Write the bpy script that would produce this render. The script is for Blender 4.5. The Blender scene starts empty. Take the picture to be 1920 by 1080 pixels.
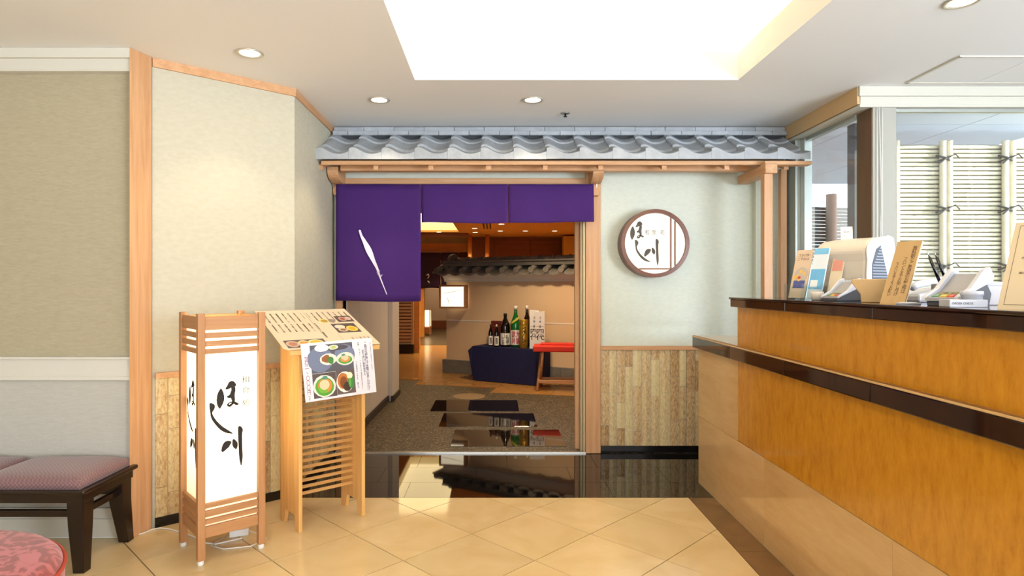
import bpy, bmesh, math, random
from mathutils import Vector, Matrix
random.seed(7)
R = math.radians
SC = bpy.context.scene
COL = SC.collection
F, CX, CY, H = 1148.0, 929.0, 536.0, 1.25        # focal length and vanishing point (photo pixels), eye height
CEIL = 2.425

# ------------------------------------------------------------------ camera, world, lights, exposure
cam_d = bpy.data.cameras.new('camera')
cam = bpy.data.objects.new('camera', cam_d); COL.objects.link(cam)
cam.location = (0, 0, H); cam.rotation_euler = (R(90), 0, 0)
cam_d.sensor_width = 36; cam_d.lens = F / 1920 * 36
cam_d.shift_x = (960 - CX) / 1920; cam_d.shift_y = -(540 - CY) / 1920
cam_d.clip_start = .05; cam_d.clip_end = 200
SC.camera = cam
vs = SC.view_settings
vs.view_transform = 'Standard'; vs.look = 'None'; vs.gamma = 1; vs.exposure = 0.0; vs.use_curve_mapping = False
SC.cycles.max_bounces = 8; SC.cycles.diffuse_bounces = 4; SC.cycles.transparent_max_bounces = 12
SC.cycles.sample_clamp_indirect = 6; SC.cycles.caustics_reflective = False; SC.cycles.caustics_refractive = False

w = bpy.data.worlds.new('world'); SC.world = w; w.use_nodes = True
wb = w.node_tree.nodes['Background']; wb.inputs[0].default_value = (.78, .89, 1, 1); wb.inputs[1].default_value = 5.5

def light(name, kind, loc, energy, color=(1, 1, 1), rot=(0, 0, 0), size=1, size_y=None, spot=None, blend=.6, parent=None):
    d = bpy.data.lights.new(name, kind); d.energy = energy; d.color = color
    if kind == 'AREA':
        d.size = size
        if size_y: d.shape = 'RECTANGLE'; d.size_y = size_y
    elif kind == 'SPOT':
        d.spot_size = R(spot); d.spot_blend = blend; d.shadow_soft_size = size
    elif kind == 'POINT':
        d.shadow_soft_size = size
    o = bpy.data.objects.new(name, d); COL.objects.link(o)
    o.location = loc; o.rotation_euler = rot
    if parent: o.parent = parent
    return o

sun = light('sun', 'SUN', (6, 0, 6), 11, (1, .96, .88)); sun.data.angle = R(.6)
sun.rotation_euler = Vector((-.80, .42, -.10)).to_track_quat('-Z', 'Y').to_euler()
# added daylight-coloured fill lamps, behind the camera and on the lobby's right side
light('rear_fill', 'AREA', (-.3, -2.7, 1.35), 185, (.86, .93, 1), (R(106), 0, 0), 5.0, 2.1)
light('right_fill', 'AREA', (4.35, -1.4, 1.4), 640, (.78, .87, 1), (0, R(128), R(-24)), 1.9, 3.2)
# light strips lying in the ceiling cove
WARM = (1, .85, .62)
CVX0, CVX1, CVY0, CVY1 = -.46, 1.385, .55, 3.494
for nm, lx, ly, sx, sy in (('cove_strip_far', (CVX0 + CVX1) / 2, CVY1 + .12, 2.1, .08), ('cove_strip_near', (CVX0 + CVX1) / 2, CVY0 - .12, 2.1, .08),
                           ('cove_strip_left', CVX0 - .12, (CVY0 + CVY1) / 2, .08, 3.0), ('cove_strip_right', CVX1 + .12, (CVY0 + CVY1) / 2, .08, 3.0)):
    light(nm, 'AREA', (lx, ly, CEIL + .07), 50 if 'far' in nm or 'near' in nm else 60, WARM, (R(180), 0, 0), sx, sy)

# ------------------------------------------------------------------ helpers
def at(px, py, Y): return Vector(((px - CX) * Y / F, Y, H - (py - CY) * Y / F))
def onz(px, py, z=0.0):
    Y = (H - z) * F / (py - CY); return Vector(((px - CX) * Y / F, Y, z))
def onplane(px, py, A, d):                                   # vertical plane through A along d -> (s, z)
    rx = (px - CX) / F                                        # (A + s d) = Y*(rx,1)
    s = (A[0] - rx * A[1]) / (rx * d[1] - d[0]); Y = A[1] + s * d[1]
    return s, H - (py - CY) * Y / F

def lin(c):
    c /= 255
    return c / 12.92 if c <= .04045 else ((c + .055) / 1.055) ** 2.4
def C(h):
    if not isinstance(h, str): return tuple(h) if len(h) == 4 else tuple(h) + (1,)
    h = h.lstrip('#'); return tuple(lin(int(h[i:i + 2], 16)) for i in (0, 2, 4)) + (1,)

_M = {}
def nt_of(name):
    m = bpy.data.materials.new(name); m.use_nodes = True
    nt = m.node_tree; return m, nt, nt.nodes['Principled BSDF']
def N(nt, kind, **kw):
    n = nt.nodes.new(kind)
    for k, v in kw.items():
        if k.startswith('i_'): n.inputs[k[2:].replace('_', ' ')].default_value = v
        else: setattr(n, k, v)
    return n
def coords(nt, scale=(1, 1, 1), rot=(0, 0, 0)):
    tc = N(nt, 'ShaderNodeTexCoord'); mp = N(nt, 'ShaderNodeMapping')
    mp.inputs['Scale'].default_value = scale; mp.inputs['Rotation'].default_value = rot
    nt.links.new(tc.outputs['Object'], mp.inputs['Vector']); return mp.outputs[0]
def ramp(nt, fac, stops):
    r = N(nt, 'ShaderNodeValToRGB'); e = r.color_ramp.elements
    while len(e) < len(stops): e.new(.5)
    for i, (p, c) in enumerate(stops): e[i].position = p; e[i].color = C(c)
    nt.links.new(fac, r.inputs[0]); return r.outputs[0]
def bump(nt, b, height, strength, dist=.01):
    n = N(nt, 'ShaderNodeBump'); n.inputs['Strength'].default_value = strength; n.inputs['Distance'].default_value = dist
    nt.links.new(height, n.inputs['Height']); nt.links.new(n.outputs[0], b.inputs['Normal'])
def mat(name, col, rough=.6, metal=0, spec=.5, noise=0, nscale=40, bmp=0, coat=0, sheen=0):
    if name in _M: return _M[name]
    m, nt, b = nt_of(name); c = C(col)
    b.inputs['Base Color'].default_value = c; b.inputs['Roughness'].default_value = rough
    b.inputs['Metallic'].default_value = metal; b.inputs['Specular IOR Level'].default_value = spec
    b.inputs['Coat Weight'].default_value = coat; b.inputs['Coat Roughness'].default_value = .06
    if noise or bmp:
        v = coords(nt); n = N(nt, 'ShaderNodeTexNoise', i_Scale=nscale, i_Detail=4.0); nt.links.new(v, n.inputs['Vector'])
        if noise:
            lo = tuple(max(0, x * (1 - noise)) for x in c[:3]) + (1,); hi = tuple(min(1, x * (1 + noise)) for x in c[:3]) + (1,)
            nt.links.new(ramp(nt, n.outputs['Fac'], [(.3, lo), (.7, hi)]), b.inputs['Base Color'])
        if bmp: bump(nt, b, n.outputs['Fac'], bmp, .004)
    _M[name] = m; return m
def wood(name, c1, c2, rough=.45, axis='z', scale=1.0, coat=0, spec=.4):
    if name in _M: return _M[name]
    m, nt, b = nt_of(name)
    s = {'x': (1.2, 22, 22), 'y': (22, 1.2, 22), 'z': (22, 22, 1.2)}[axis]
    v = coords(nt, tuple(k * scale for k in s))
    n = N(nt, 'ShaderNodeTexNoise', i_Scale=1.6, i_Detail=6.0, i_Roughness=.6, i_Distortion=.6); nt.links.new(v, n.inputs['Vector'])
    nt.links.new(ramp(nt, n.outputs['Fac'], [(.3, c1), (.7, c2)]), b.inputs['Base Color'])
    b.inputs['Roughness'].default_value = rough; b.inputs['Specular IOR Level'].default_value = spec
    b.inputs['Coat Weight'].default_value = coat; b.inputs['Coat Roughness'].default_value = .05
    bump(nt, b, n.outputs['Fac'], .06, .003)
    _M[name] = m; return m
def emit(name, col, strength, base='#ffffff'):
    if name in _M: return _M[name]
    m, nt, b = nt_of(name)
    b.inputs['Base Color'].default_value = C(base); b.inputs['Roughness'].default_value = .6
    b.inputs['Emission Color'].default_value = C(col); b.inputs['Emission Strength'].default_value = strength
    _M[name] = m; return m

class MB:
    """collects shapes into one mesh"""
    def __init__(s): s.v = []; s.f = []; s.sm = []
    def add(s, vs, fs, smooth=False, M=None):
        o = len(s.v)
        for p in vs:
            p = Vector(p); s.v.append(M @ p if M else p)
        for f in fs: s.f.append([i + o for i in f]); s.sm.append(smooth)
        return s
    def box(s, a, b, M=None):
        x0, y0, z0 = a; x1, y1, z1 = b
        return s.add([(x0, y0, z0), (x1, y0, z0), (x1, y1, z0), (x0, y1, z0), (x0, y0, z1), (x1, y0, z1), (x1, y1, z1), (x0, y1, z1)],
                     [(3, 2, 1, 0), (4, 5, 6, 7), (0, 1, 5, 4), (1, 2, 6, 5), (2, 3, 7, 6), (3, 0, 4, 7)], M=M)
    def quad(s, *p, M=None): return s.add(p, [tuple(range(len(p)))], M=M)
    def prism(s, poly, h0, h1, axis='z', M=None):             # poly in the two other axes, extruded along axis
        def mk(u, v, h): return {'z': (u, v, h), 'y': (u, h, v), 'x': (h, u, v)}[axis]
        n = len(poly); vs = [mk(u, v, h0) for u, v in poly] + [mk(u, v, h1) for u, v in poly]
        fs = [tuple(range(n))[::-1], tuple(range(n, 2 * n))] + [(i, (i + 1) % n, n + (i + 1) % n, n + i) for i in range(n)]
        return s.add(vs, fs, M=M)
    def cyl(s, p0, p1, r0, r1=None, n=16, caps=True, smooth=True):
        p0, p1 = Vector(p0), Vector(p1); r1 = r0 if r1 is None else r1
        d = (p1 - p0).normalized(); u = d.orthogonal().normalized(); v = d.cross(u)
        vs = [p0 + r0 * (math.cos(t) * u + math.sin(t) * v) for t in [2 * math.pi * i / n for i in range(n)]]
        vs += [p1 + r1 * (math.cos(t) * u + math.sin(t) * v) for t in [2 * math.pi * i / n for i in range(n)]]
        s.add(vs, [(i, (i + 1) % n, n + (i + 1) % n, n + i) for i in range(n)], smooth)
        if caps: s.add(vs, [tuple(range(n))[::-1], tuple(range(n, 2 * n))])
        return s
    def lathe(s, prof, n=24, M=None, smooth=True):            # prof [(r,z)]
        vs = []; fs = []
        for r, z in prof:
            vs += [(r * math.cos(2 * math.pi * i / n), r * math.sin(2 * math.pi * i / n), z) for i in range(n)]
        for k in range(len(prof) - 1):
            fs += [(k * n + i, k * n + (i + 1) % n, (k + 1) * n + (i + 1) % n, (k + 1) * n + i) for i in range(n)]
        s.add(vs, fs, smooth, M)
        s.add(vs[:n], [tuple(range(n))[::-1]], False, M); s.add(vs[-n:], [tuple(range(n))], False, M); return s
    def tube(s, pts, r, n=8):
        pts = [Vector(p) for p in pts]; vs = []; fs = []
        for i, p in enumerate(pts):
            d = (pts[min(i + 1, len(pts) - 1)] - pts[max(i - 1, 0)]).normalized()
            u = d.cross(Vector((0, 0, 1))); u = u.normalized() if u.length > 1e-4 else d.orthogonal().normalized(); v = d.cross(u)
            vs += [p + r * (math.cos(2 * math.pi * k / n) * u + math.sin(2 * math.pi * k / n) * v) for k in range(n)]
        for i in range(len(pts) - 1):
            fs += [(i * n + k, i * n + (k + 1) % n, (i + 1) * n + (k + 1) % n, (i + 1) * n + k) for k in range(n)]
        fs += [tuple(range(n))[::-1], tuple(range((len(pts) - 1) * n, len(pts) * n))]
        return s.add(vs, fs, True)
    def build(s, name, m, parent=None, bev=0, loc=None, label=None, solid=0):
        me = bpy.data.meshes.new(name); me.from_pydata([tuple(p) for p in s.v], [], s.f)
        me.polygons.foreach_set('use_smooth', s.sm)
        bm = bmesh.new(); bm.from_mesh(me)
        bmesh.ops.remove_doubles(bm, verts=bm.verts, dist=1e-6)
        bmesh.ops.recalc_face_normals(bm, faces=bm.faces); bm.to_mesh(me); bm.free()
        me.materials.append(m); me.update()
        return link(name, me, parent, bev, loc, label, solid)
def link(name, me, parent=None, bev=0, loc=None, label=None, solid=0):
    o = bpy.data.objects.new(name, me); COL.objects.link(o)
    if parent: o.parent = parent
    if loc is not None: o.location = loc
    if solid:
        md = o.modifiers.new('solid', 'SOLIDIFY'); md.thickness = solid; md.offset = 0
    if bev:
        md = o.modifiers.new('edge', 'BEVEL'); md.width = bev; md.segments = 2; md.limit_method = 'ANGLE'; md.angle_limit = R(35)
    if label: o['label'] = label
    return o
def BOX(name, a, b, m, parent=None, bev=0, label=None): return MB().box(a, b).build(name, m, parent, bev, label=label)
def struct(o, label=None):
    o['kind'] = 'structure'
    if label: o['label'] = label
    return o
def thing(name, label, cat, loc=(0, 0, 0), rz=0, group=None):
    o = bpy.data.objects.new(name, None); COL.objects.link(o); o.empty_display_size = .05
    o.location = loc; o.rotation_euler = (0, 0, rz); return tag(o, label, cat, group)
def tag(o, label, cat, group=None):
    o['label'] = label; o['category'] = cat; o['kind'] = 'thing'
    if group: o['group'] = group
    return o
def dup(root, loc, rz=None, label=None, group=None):
    r = root.copy(); COL.objects.link(r); r.location = loc
    if rz is not None: r.rotation_euler = (0, 0, rz)
    if label: r['label'] = label
    if group: r['group'] = group
    for ch in list(root.children):
        c = ch.copy(); COL.objects.link(c); c.parent = r
        for g in list(ch.children):
            d = g.copy(); COL.objects.link(d); d.parent = c
    return r
def frame(O, U, V):                                          # matrix mapping (u,v,n) onto a plane
    U = Vector(U).normalized(); V = Vector(V).normalized(); W = U.cross(V)
    return Matrix(((U.x, V.x, W.x, O[0]), (U.y, V.y, W.y, O[1]), (U.z, V.z, W.z, O[2]), (0, 0, 0, 1)))

_T = {}
def text_geo(s, res=1, space=1.0, bold=0.0):
    k = (s, res, space, bold)
    if k not in _T:
        cu = bpy.data.curves.new('t', 'FONT'); cu.body = s; cu.resolution_u = res; cu.space_line = space; cu.offset = bold
        o = bpy.data.objects.new('t', cu); COL.objects.link(o)
        me = bpy.data.meshes.new_from_object(o)
        _T[k] = ([tuple(v.co) for v in me.vertices], [tuple(p.vertices) for p in me.polygons])
        bpy.data.objects.remove(o); bpy.data.curves.remove(cu); bpy.data.meshes.remove(me)
    return _T[k]
def put_text(mb, s, M, u0, v0, u1, v1, vertical=False, res=2, bold=.012):
    """fits lettering s into the rectangle u0..u1, v0..v1 on the plane M"""
    if vertical:
        wv = min((v1 - v0) / len(s) * .95, 1.2 * (u1 - u0)); um = (u0 + u1) / 2; u0, u1 = um - wv / 2, um + wv / 2
        s = '\n'.join({'ー': '丨', '、': '丶'}.get(c, c) for c in s)
    vs, fs = text_geo(s, res, .82 if vertical else 1, bold)
    xs = [v[0] for v in vs]; ys = [v[1] for v in vs]
    sx = (u1 - u0) / (max(xs) - min(xs)); sy = (v1 - v0) / (max(ys) - min(ys))
    mb.add([(u0 + (x - min(xs)) * sx, v0 + (y - min(ys)) * sy, .0004) for x, y, _ in vs], fs, M=M)
def stroke(mb, pts, M, n=5, off=.0004):
    """brush stroke: pts = [(u, v, half-width)]"""
    P = []
    for i in range(len(pts) - 1):                             # Catmull-Rom
        p0, p1, p2, p3 = pts[max(i - 1, 0)], pts[i], pts[i + 1], pts[min(i + 2, len(pts) - 1)]
        for k in range(n):
            t = k / n
            P.append(tuple(.5 * (2 * b + (c - a) * t + (2 * a - 5 * b + 4 * c - d) * t * t + (-a + 3 * b - 3 * c + d) * t ** 3) for a, b, c, d in zip(p0, p1, p2, p3)))
    P.append(pts[-1]); L = []; Rr = []
    for i, (u, v, wd) in enumerate(P):
        a = P[max(i - 1, 0)]; b = P[min(i + 1, len(P) - 1)]
        du, dv = b[0] - a[0], b[1] - a[1]; l = math.hypot(du, dv) or 1
        wd = max(wd, 1e-4); L.append((u - dv / l * wd, v + du / l * wd, off)); Rr.append((u + dv / l * wd, v - du / l * wd, off))
    def cap(i, sg):
        u, v, wd = P[i]; j = 1 if i == 0 else -2; du, dv = u - P[j][0], v - P[j][1]; l = math.hypot(du, dv) or 1
        return (u + du / l * wd * .7, v + dv / l * wd * .7, off)
    vs = L + Rr + [cap(0, 1), cap(-1, 1)]; n2 = len(L)
    fs = [(i, i + 1, n2 + i + 1, n2 + i) for i in range(n2 - 1)] + [(0, n2, 2 * n2), (n2 - 1, 2 * n2 + 1, 2 * n2 - 1)]
    mb.add(vs, fs, M=M)
def ellipse(mb, cu, cv, ru, rv, M, off=.0004, n=20, rot=0, wob=0):
    p = []
    for i in range(n):
        t = 2 * math.pi * i / n; k = 1 + wob * random.uniform(-1, 1); a, b = ru * k * math.cos(t), rv * k * math.sin(t)
        p.append((cu + a * math.cos(rot) - b * math.sin(rot), cv + a * math.sin(rot) + b * math.cos(rot), off))
    mb.add(p, [tuple(range(n))], M=M)
def clip(poly, a, b, c):                                      # keep a*x+b*y<=c
    out = []
    for i, p in enumerate(poly):
        q = poly[(i + 1) % len(poly)]; dp = a * p[0] + b * p[1] - c; dq = a * q[0] + b * q[1] - c
        if dp <= 0: out.append(p)
        if dp * dq < 0:
            t = dp / (dp - dq); out.append((p[0] + t * (q[0] - p[0]), p[1] + t * (q[1] - p[1])))
    return out
def area(p): return abs(sum(p[i][0] * p[(i + 1) % len(p)][1] - p[(i + 1) % len(p)][0] * p[i][1] for i in range(len(p)))) / 2
def inset(poly, d):
    cx = sum(p[0] for p in poly) / len(poly); cy = sum(p[1] for p in poly) / len(poly)
    s = 1 if sum(poly[i][0] * poly[(i + 1) % len(poly)][1] - poly[(i + 1) % len(poly)][0] * poly[i][1] for i in range(len(poly))) > 0 else -1
    out = poly
    for i, p in enumerate(poly):
        q = poly[(i + 1) % len(poly)]; dx, dy = q[0] - p[0], q[1] - p[1]; l = math.hypot(dx, dy)
        if l < 1e-6: continue
        a, b = s * dy / l, -s * dx / l
        out = clip(out, a, b, a * p[0] + b * p[1] - d)
    return out
# ------------------------------------------------------------------ materials
WD = wood('hinoki_wood', '#bd8c5f', '#d2a67c', .45, 'z')
WDX = wood('hinoki_wood_across', '#bd8c5f', '#d2a67c', .45, 'x')
WDY = wood('hinoki_wood_deep', '#bd8c5f', '#d2a67c', .45, 'y')
WDL = wood('pale_stand_wood', '#d59f58', '#e8bd7c', .42, 'z')
WDLX = wood('pale_stand_wood_across', '#d59f58', '#e8bd7c', .42, 'x')
LAMPW = wood('lantern_wood', '#a5754a', '#bf8d60', .5, 'z')
LAMPX = wood('lantern_wood_across', '#a5754a', '#bf8d60', .5, 'x')
LAMPY = wood('lantern_wood_deep', '#a5754a', '#bf8d60', .5, 'y')
DARKW = mat('dark_lacquered_wood', '#20120c', .22, spec=.5)
CEILM = mat('ceiling_paint', '#ecebe9', .9, bmp=.02, nscale=90)
WHITE = mat('white_moulding', '#cfcabc', .55)
def wallpaper(name, c1, c2, hs=1):
    m, nt, b = nt_of(name); v = coords(nt, (9, 9, 60 * hs))
    n = N(nt, 'ShaderNodeTexNoise', i_Scale=3.0, i_Detail=5.0); nt.links.new(v, n.inputs['Vector'])
    nt.links.new(ramp(nt, n.outputs['Fac'], [(.3, c1), (.7, c2)]), b.inputs['Base Color'])
    b.inputs['Roughness'].default_value = .85
    n2 = N(nt, 'ShaderNodeTexNoise', i_Scale=110.0, i_Detail=3.0); nt.links.new(coords(nt), n2.inputs['Vector'])
    bump(nt, b, n2.outputs['Fac'], .25, .004); return m
PAPER_W = wallpaper('woven_wallpaper', '#a3987c', '#aca186')
PAPER_D = wallpaper('ivory_plaster', '#b9b49e', '#c1bca8', .3)
PAPER_G = wallpaper('pale_green_plaster', '#cfd6c9', '#d7ddd0', .3)
PAPER_L = wallpaper('grey_wainscot_paper', '#b3afa3', '#bbb7ac')

def floor_tile_mat():
    m, nt, b = nt_of('cream_marble'); oi = N(nt, 'ShaderNodeObjectInfo')
    v = coords(nt, (1, 1, 1)); n = N(nt, 'ShaderNodeTexNoise', i_Scale=3.5, i_Detail=6.0, i_Distortion=1.2); nt.links.new(v, n.inputs['Vector'])
    col = ramp(nt, n.outputs['Fac'], [(.3, '#d8bc89'), (.7, '#e3ca9b')])
    hs = N(nt, 'ShaderNodeHueSaturation'); mr = N(nt, 'ShaderNodeMapRange'); mr.inputs['To Min'].default_value = .93; mr.inputs['To Max'].default_value = 1.04
    nt.links.new(oi.outputs['Random'], mr.inputs[0]); nt.links.new(mr.outputs[0], hs.inputs['Value']); nt.links.new(col, hs.inputs['Color'])
    nt.links.new(hs.outputs[0], b.inputs['Base Color']); b.inputs['Roughness'].default_value = .07; b.inputs['Specular IOR Level'].default_value = .55
    return m
TILE = floor_tile_mat()
GROUT = mat('grout', '#3a2c1b', .8)
GRANITE = mat('black_granite', '#0d0b0b', .03, spec=.65, noise=.5, nscale=160)
STRIPM = mat('brown_marble_strip', '#6f5336', .12, noise=.12, nscale=9)
STEEL = mat('brushed_steel', '#b9b6b0', .28, metal=1)
ALU = mat('aluminium', '#b8beb9', .35, metal=.6)
def gravel_mat():
    m, nt, b = nt_of('washed_gravel'); v = coords(nt)
    vo = N(nt, 'ShaderNodeTexVoronoi', i_Scale=95.0); nt.links.new(v, vo.inputs['Vector'])
    sp = N(nt, 'ShaderNodeSeparateColor'); nt.links.new(vo.outputs['Color'], sp.inputs[0])
    nt.links.new(ramp(nt, sp.outputs[0], [(0, '#17120a'), (.45, '#3a2e1c'), (.8, '#57482f'), (1, '#8d7a58')]), b.inputs['Base Color'])
    b.inputs['Roughness'].default_value = .55; bump(nt, b, vo.outputs['Distance'], .6, -.006); return m
GRAVEL = gravel_mat()
def mottled(name, stops, scale=(30, 30, 7), nscale=2.2, rough=.5, rand=True, spec=.5, coat=0, bm=.15, detail=8.0):
    m, nt, b = nt_of(name); tc = N(nt, 'ShaderNodeTexCoord'); oi = N(nt, 'ShaderNodeObjectInfo')
    mp = N(nt, 'ShaderNodeMapping'); mp.inputs['Scale'].default_value = scale; nt.links.new(tc.outputs['Object'], mp.inputs['Vector'])
    n = N(nt, 'ShaderNodeTexNoise', noise_dimensions='4D', i_Scale=nscale, i_Detail=detail, i_Roughness=.75); nt.links.new(mp.outputs[0], n.inputs['Vector'])
    fac = n.outputs['Fac']
    if rand:
        mu = N(nt, 'ShaderNodeMath', operation='MULTIPLY'); mu.inputs[1].default_value = 37; nt.links.new(oi.outputs['Random'], mu.inputs[0]); nt.links.new(mu.outputs[0], n.inputs['W'])
        ma = N(nt, 'ShaderNodeMath', operation='MULTIPLY_ADD'); ma.inputs[1].default_value = .22; ma.inputs[2].default_value = -.11
        nt.links.new(oi.outputs['Random'], ma.inputs[0]); ad = N(nt, 'ShaderNodeMath', operation='ADD'); nt.links.new(ma.outputs[0], ad.inputs[0]); nt.links.new(fac, ad.inputs[1]); fac = ad.outputs[0]
    nt.links.new(ramp(nt, fac, stops), b.inputs['Base Color'])
    b.inputs['Roughness'].default_value = rough; b.inputs['Specular IOR Level'].default_value = spec
    b.inputs['Coat Weight'].default_value = coat; b.inputs['Coat Roughness'].default_value = .05
    if bm: bump(nt, b, n.outputs['Fac'], bm, .004)
    return m
BARK = mottled('speckled_bamboo_strip', [(.30, '#8a6a42'), (.42, '#b89668'), (.50, '#cbb184'), (.60, '#d8c795'), (.75, '#e2d5a6')], (28, 28, 11), 3.6, .38)

# ------------------------------------------------------------------ the lobby shell
WY, FY = 3.06, 4.60                 # left wall plane, front (shop) wall plane
CXF = 1.29                          # counter face
DG0, DG1 = Vector((-1.772, 3.159)), Vector((-1.2, 3.656))

fl = struct(MB().box((-4.2, -3.2, -.06), (4.7, FY, -.012)).build('floor', GROUT), 'lobby and shop floor of stone tiles')
side = .598 / math.sqrt(2); gx, gy = -.4186, 3.384; hd = .299
dgn = (DG1 - DG0).normalized()
ntile = 0
for i in range(-22, 22):
    for j in range(-22, 22):
        cx = gx + (i + j) * hd; cy = gy + (j - i) * hd + hd
        p = [(cx - hd, cy), (cx, cy - hd), (cx + hd, cy), (cx, cy + hd)]
        p = clip(p, 1, 0, 1.14); p = clip(p, 0, 1, 3.614) if p else p
        if cx < -1.75 and p: p = clip(p, 0, 1, WY)
        elif p and cx < -1.1: p = clip(p, -dgn[1], dgn[0], -dgn[1] * DG0[0] + dgn[0] * DG0[1])
        if p: p = clip(p, -1, 0, 3.6)
        if not p or len(p) < 3 or area(p) < 2e-3: continue
        if cy < 1.0: continue
        p = inset(p, .0024)
        if len(p) < 3: continue
        MB().prism(p, -.012, 0).build('tile', TILE, fl); ntile += 1
MB().box((-4.2, -3.2, -.012), (1.14, .72, 0)).build('tile_field', TILE, fl)          # behind the camera
# marble kerb strip along the counter, in pieces
y = 0.4
while y < 3.6:
    y2 = min(y + .62, 3.614); MB().box((1.141, y + .0015, -.012), (CXF - .001, y2 - .0015, 0)).build('kerb_tile', STRIPM, fl); y = y2
# polished black granite in front of the shop
rows = [(3.614, 3.892, .08), (3.892, 4.218, .49), (4.218, 4.545, .08)]
for y0, y1, off in rows:
    x = off - 3 * .62
    while x < 2.15:
        a, b2 = max(x, -1.2), min(x + .62, 2.15)
        if b2 - a > .02: MB().box((a + .001, y0 + .001, -.012), (b2 - .001, y1 - .001, 0)).build('granite_tile', GRANITE, fl, label='polished black granite tile')
        x += .62
MB().box((CXF, .4, -.012), (4.6, 3.6, 0)).build('service_floor', mat('service_floor', '#8d8676', .6), fl)

# ceiling with the cove opening
cl = MB(); t = .03
for a, b2 in (((-4.2, -3.2), (CVX0 - t, FY)), ((CVX1 + t, -3.2), (2.27, FY)), ((2.27, -3.2), (4.7, 3.727)), ((CVX0 - t, CVY1 + t), (CVX1 + t, FY)), ((CVX0 - t, -3.2), (CVX1 + t, CVY0 - t))):
    cl.box((a[0], a[1], CEIL), (b2[0], b2[1], CEIL + .04))
struct(cl.build('ceiling', CEILM), 'plain painted lobby ceiling')
lp = MB(); hh = CEIL + .158; t = .03
lp.box((CVX0 - t, CVY1, CEIL), (CVX1 + t, CVY1 + t, hh)).box((CVX0 - t, CVY0 - t, CEIL), (CVX1 + t, CVY0, hh))
lp.box((CVX0 - t, CVY0, CEIL), (CVX0, CVY1, hh)).box((CVX1, CVY0, CEIL), (CVX1 + t, CVY1, hh))
struct(lp.build('trim_1', CEILM), 'upstand lip around the lit ceiling recess')
g = .32; uz = CEIL + .40
up = MB().box((CVX0 - g, CVY0 - g, uz), (CVX1 + g, CVY1 + g, uz + .03))
up.box((CVX0 - g, CVY1 + g - .02, CEIL + .04), (CVX1 + g, CVY1 + g, uz)).box((CVX0 - g, CVY0 - g, CEIL + .04), (CVX1 + g, CVY0 - g + .02, uz))
up.box((CVX0 - g, CVY0 - g, CEIL + .04), (CVX0 - g + .02, CVY1 + g, uz)).box((CVX1 + g - .02, CVY0 - g, CEIL + .04), (CVX1 + g, CVY1 + g, uz))
struct(up.build('ceiling_recess', mat('recess_paint', '#f3ecdc', .9)), 'raised lit recess in the lobby ceiling')

# left wall
lw = struct(MB().box((-4.2, WY, 0), (-1.802, WY + .1, CEIL)).build('wall_left', PAPER_W), 'cream papered lobby wall behind the bench')
BOX('wainscot', (-4.2, WY - .006, 0), (-1.8015, WY, .782), PAPER_L, lw)
t1 = MB().box((-4.2, WY - .03, 2.311), (-1.8015, WY, CEIL)).box((-4.2, WY - .045, 2.375), (-1.8015, WY, CEIL)).box((-4.2, WY - .036, 2.311), (-1.8015, WY, 2.322))
struct(t1.build('trim_2', WHITE, bev=.003), 'white stepped cornice on the left wall')
t1 = MB().box((-4.2, WY - .022, .781), (-1.8015, WY, .898)).box((-4.2, WY - .032, .884), (-1.8015, WY, .898)).box((-4.2, WY - .028, .781), (-1.8015, WY, .803))
struct(t1.build('trim_3', WHITE, bev=.003), 'white chair rail on the left wall')
t1 = MB().box((-4.2, WY - .02, 0), (-1.8015, WY, .146)).box((-4.2, WY - .027, .0), (-1.8015, WY, .095))
struct(t1.build('baseboard_left', WHITE, bev=.003), 'white baseboard under the bench')
struct(MB().prism([(-1.801, 3.012), (-1.765, 3.145), (-1.788, 3.17), (-1.801, 3.17)], 0, CEIL).build('trim_4', WD, bev=.003), 'broad honey coloured wooden corner post')

def diag(mb, s0, s1, d0, d1, z0, z1, A=DG0, B=DG1):           # box on a wall running A->B, d = distance in front of it
    d = (B - A).normalized(); n = Vector((d[1], -d[0]))
    P = [A + d * s + n * q for s, q in ((s0, d0), (s1, d0), (s1, d1), (s0, d1))]
    return mb.prism([(p[0], p[1]) for p in P], z0, z1)
LD = (DG1 - DG0).length
S0, S1 = Vector((-1.2, 3.656)), Vector((-1.21, 4.6)); LS = (S1 - S0).length
wd = struct(diag(MB(), 0, LD, -.1, 0, 0, CEIL).build('wall_diagonal', PAPER_D), 'ivory angled wall behind the lantern')
ws = struct(diag(MB(), 0, LS, -.1, 0, 0, CEIL, S0, S1).build('wall_side', PAPER_D), 'ivory wall returning to the shop front')
struct(diag(MB(), 0, LD + .004, 0, .012, CEIL - .045, CEIL).build('trim_5', WDX), 'wooden ceiling strip on the angled wall')
struct(diag(MB(), 0, LS, 0, .012, CEIL - .045, CEIL, S0, S1).build('trim_6', WDY), 'wooden ceiling strip on the return wall')
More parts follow.
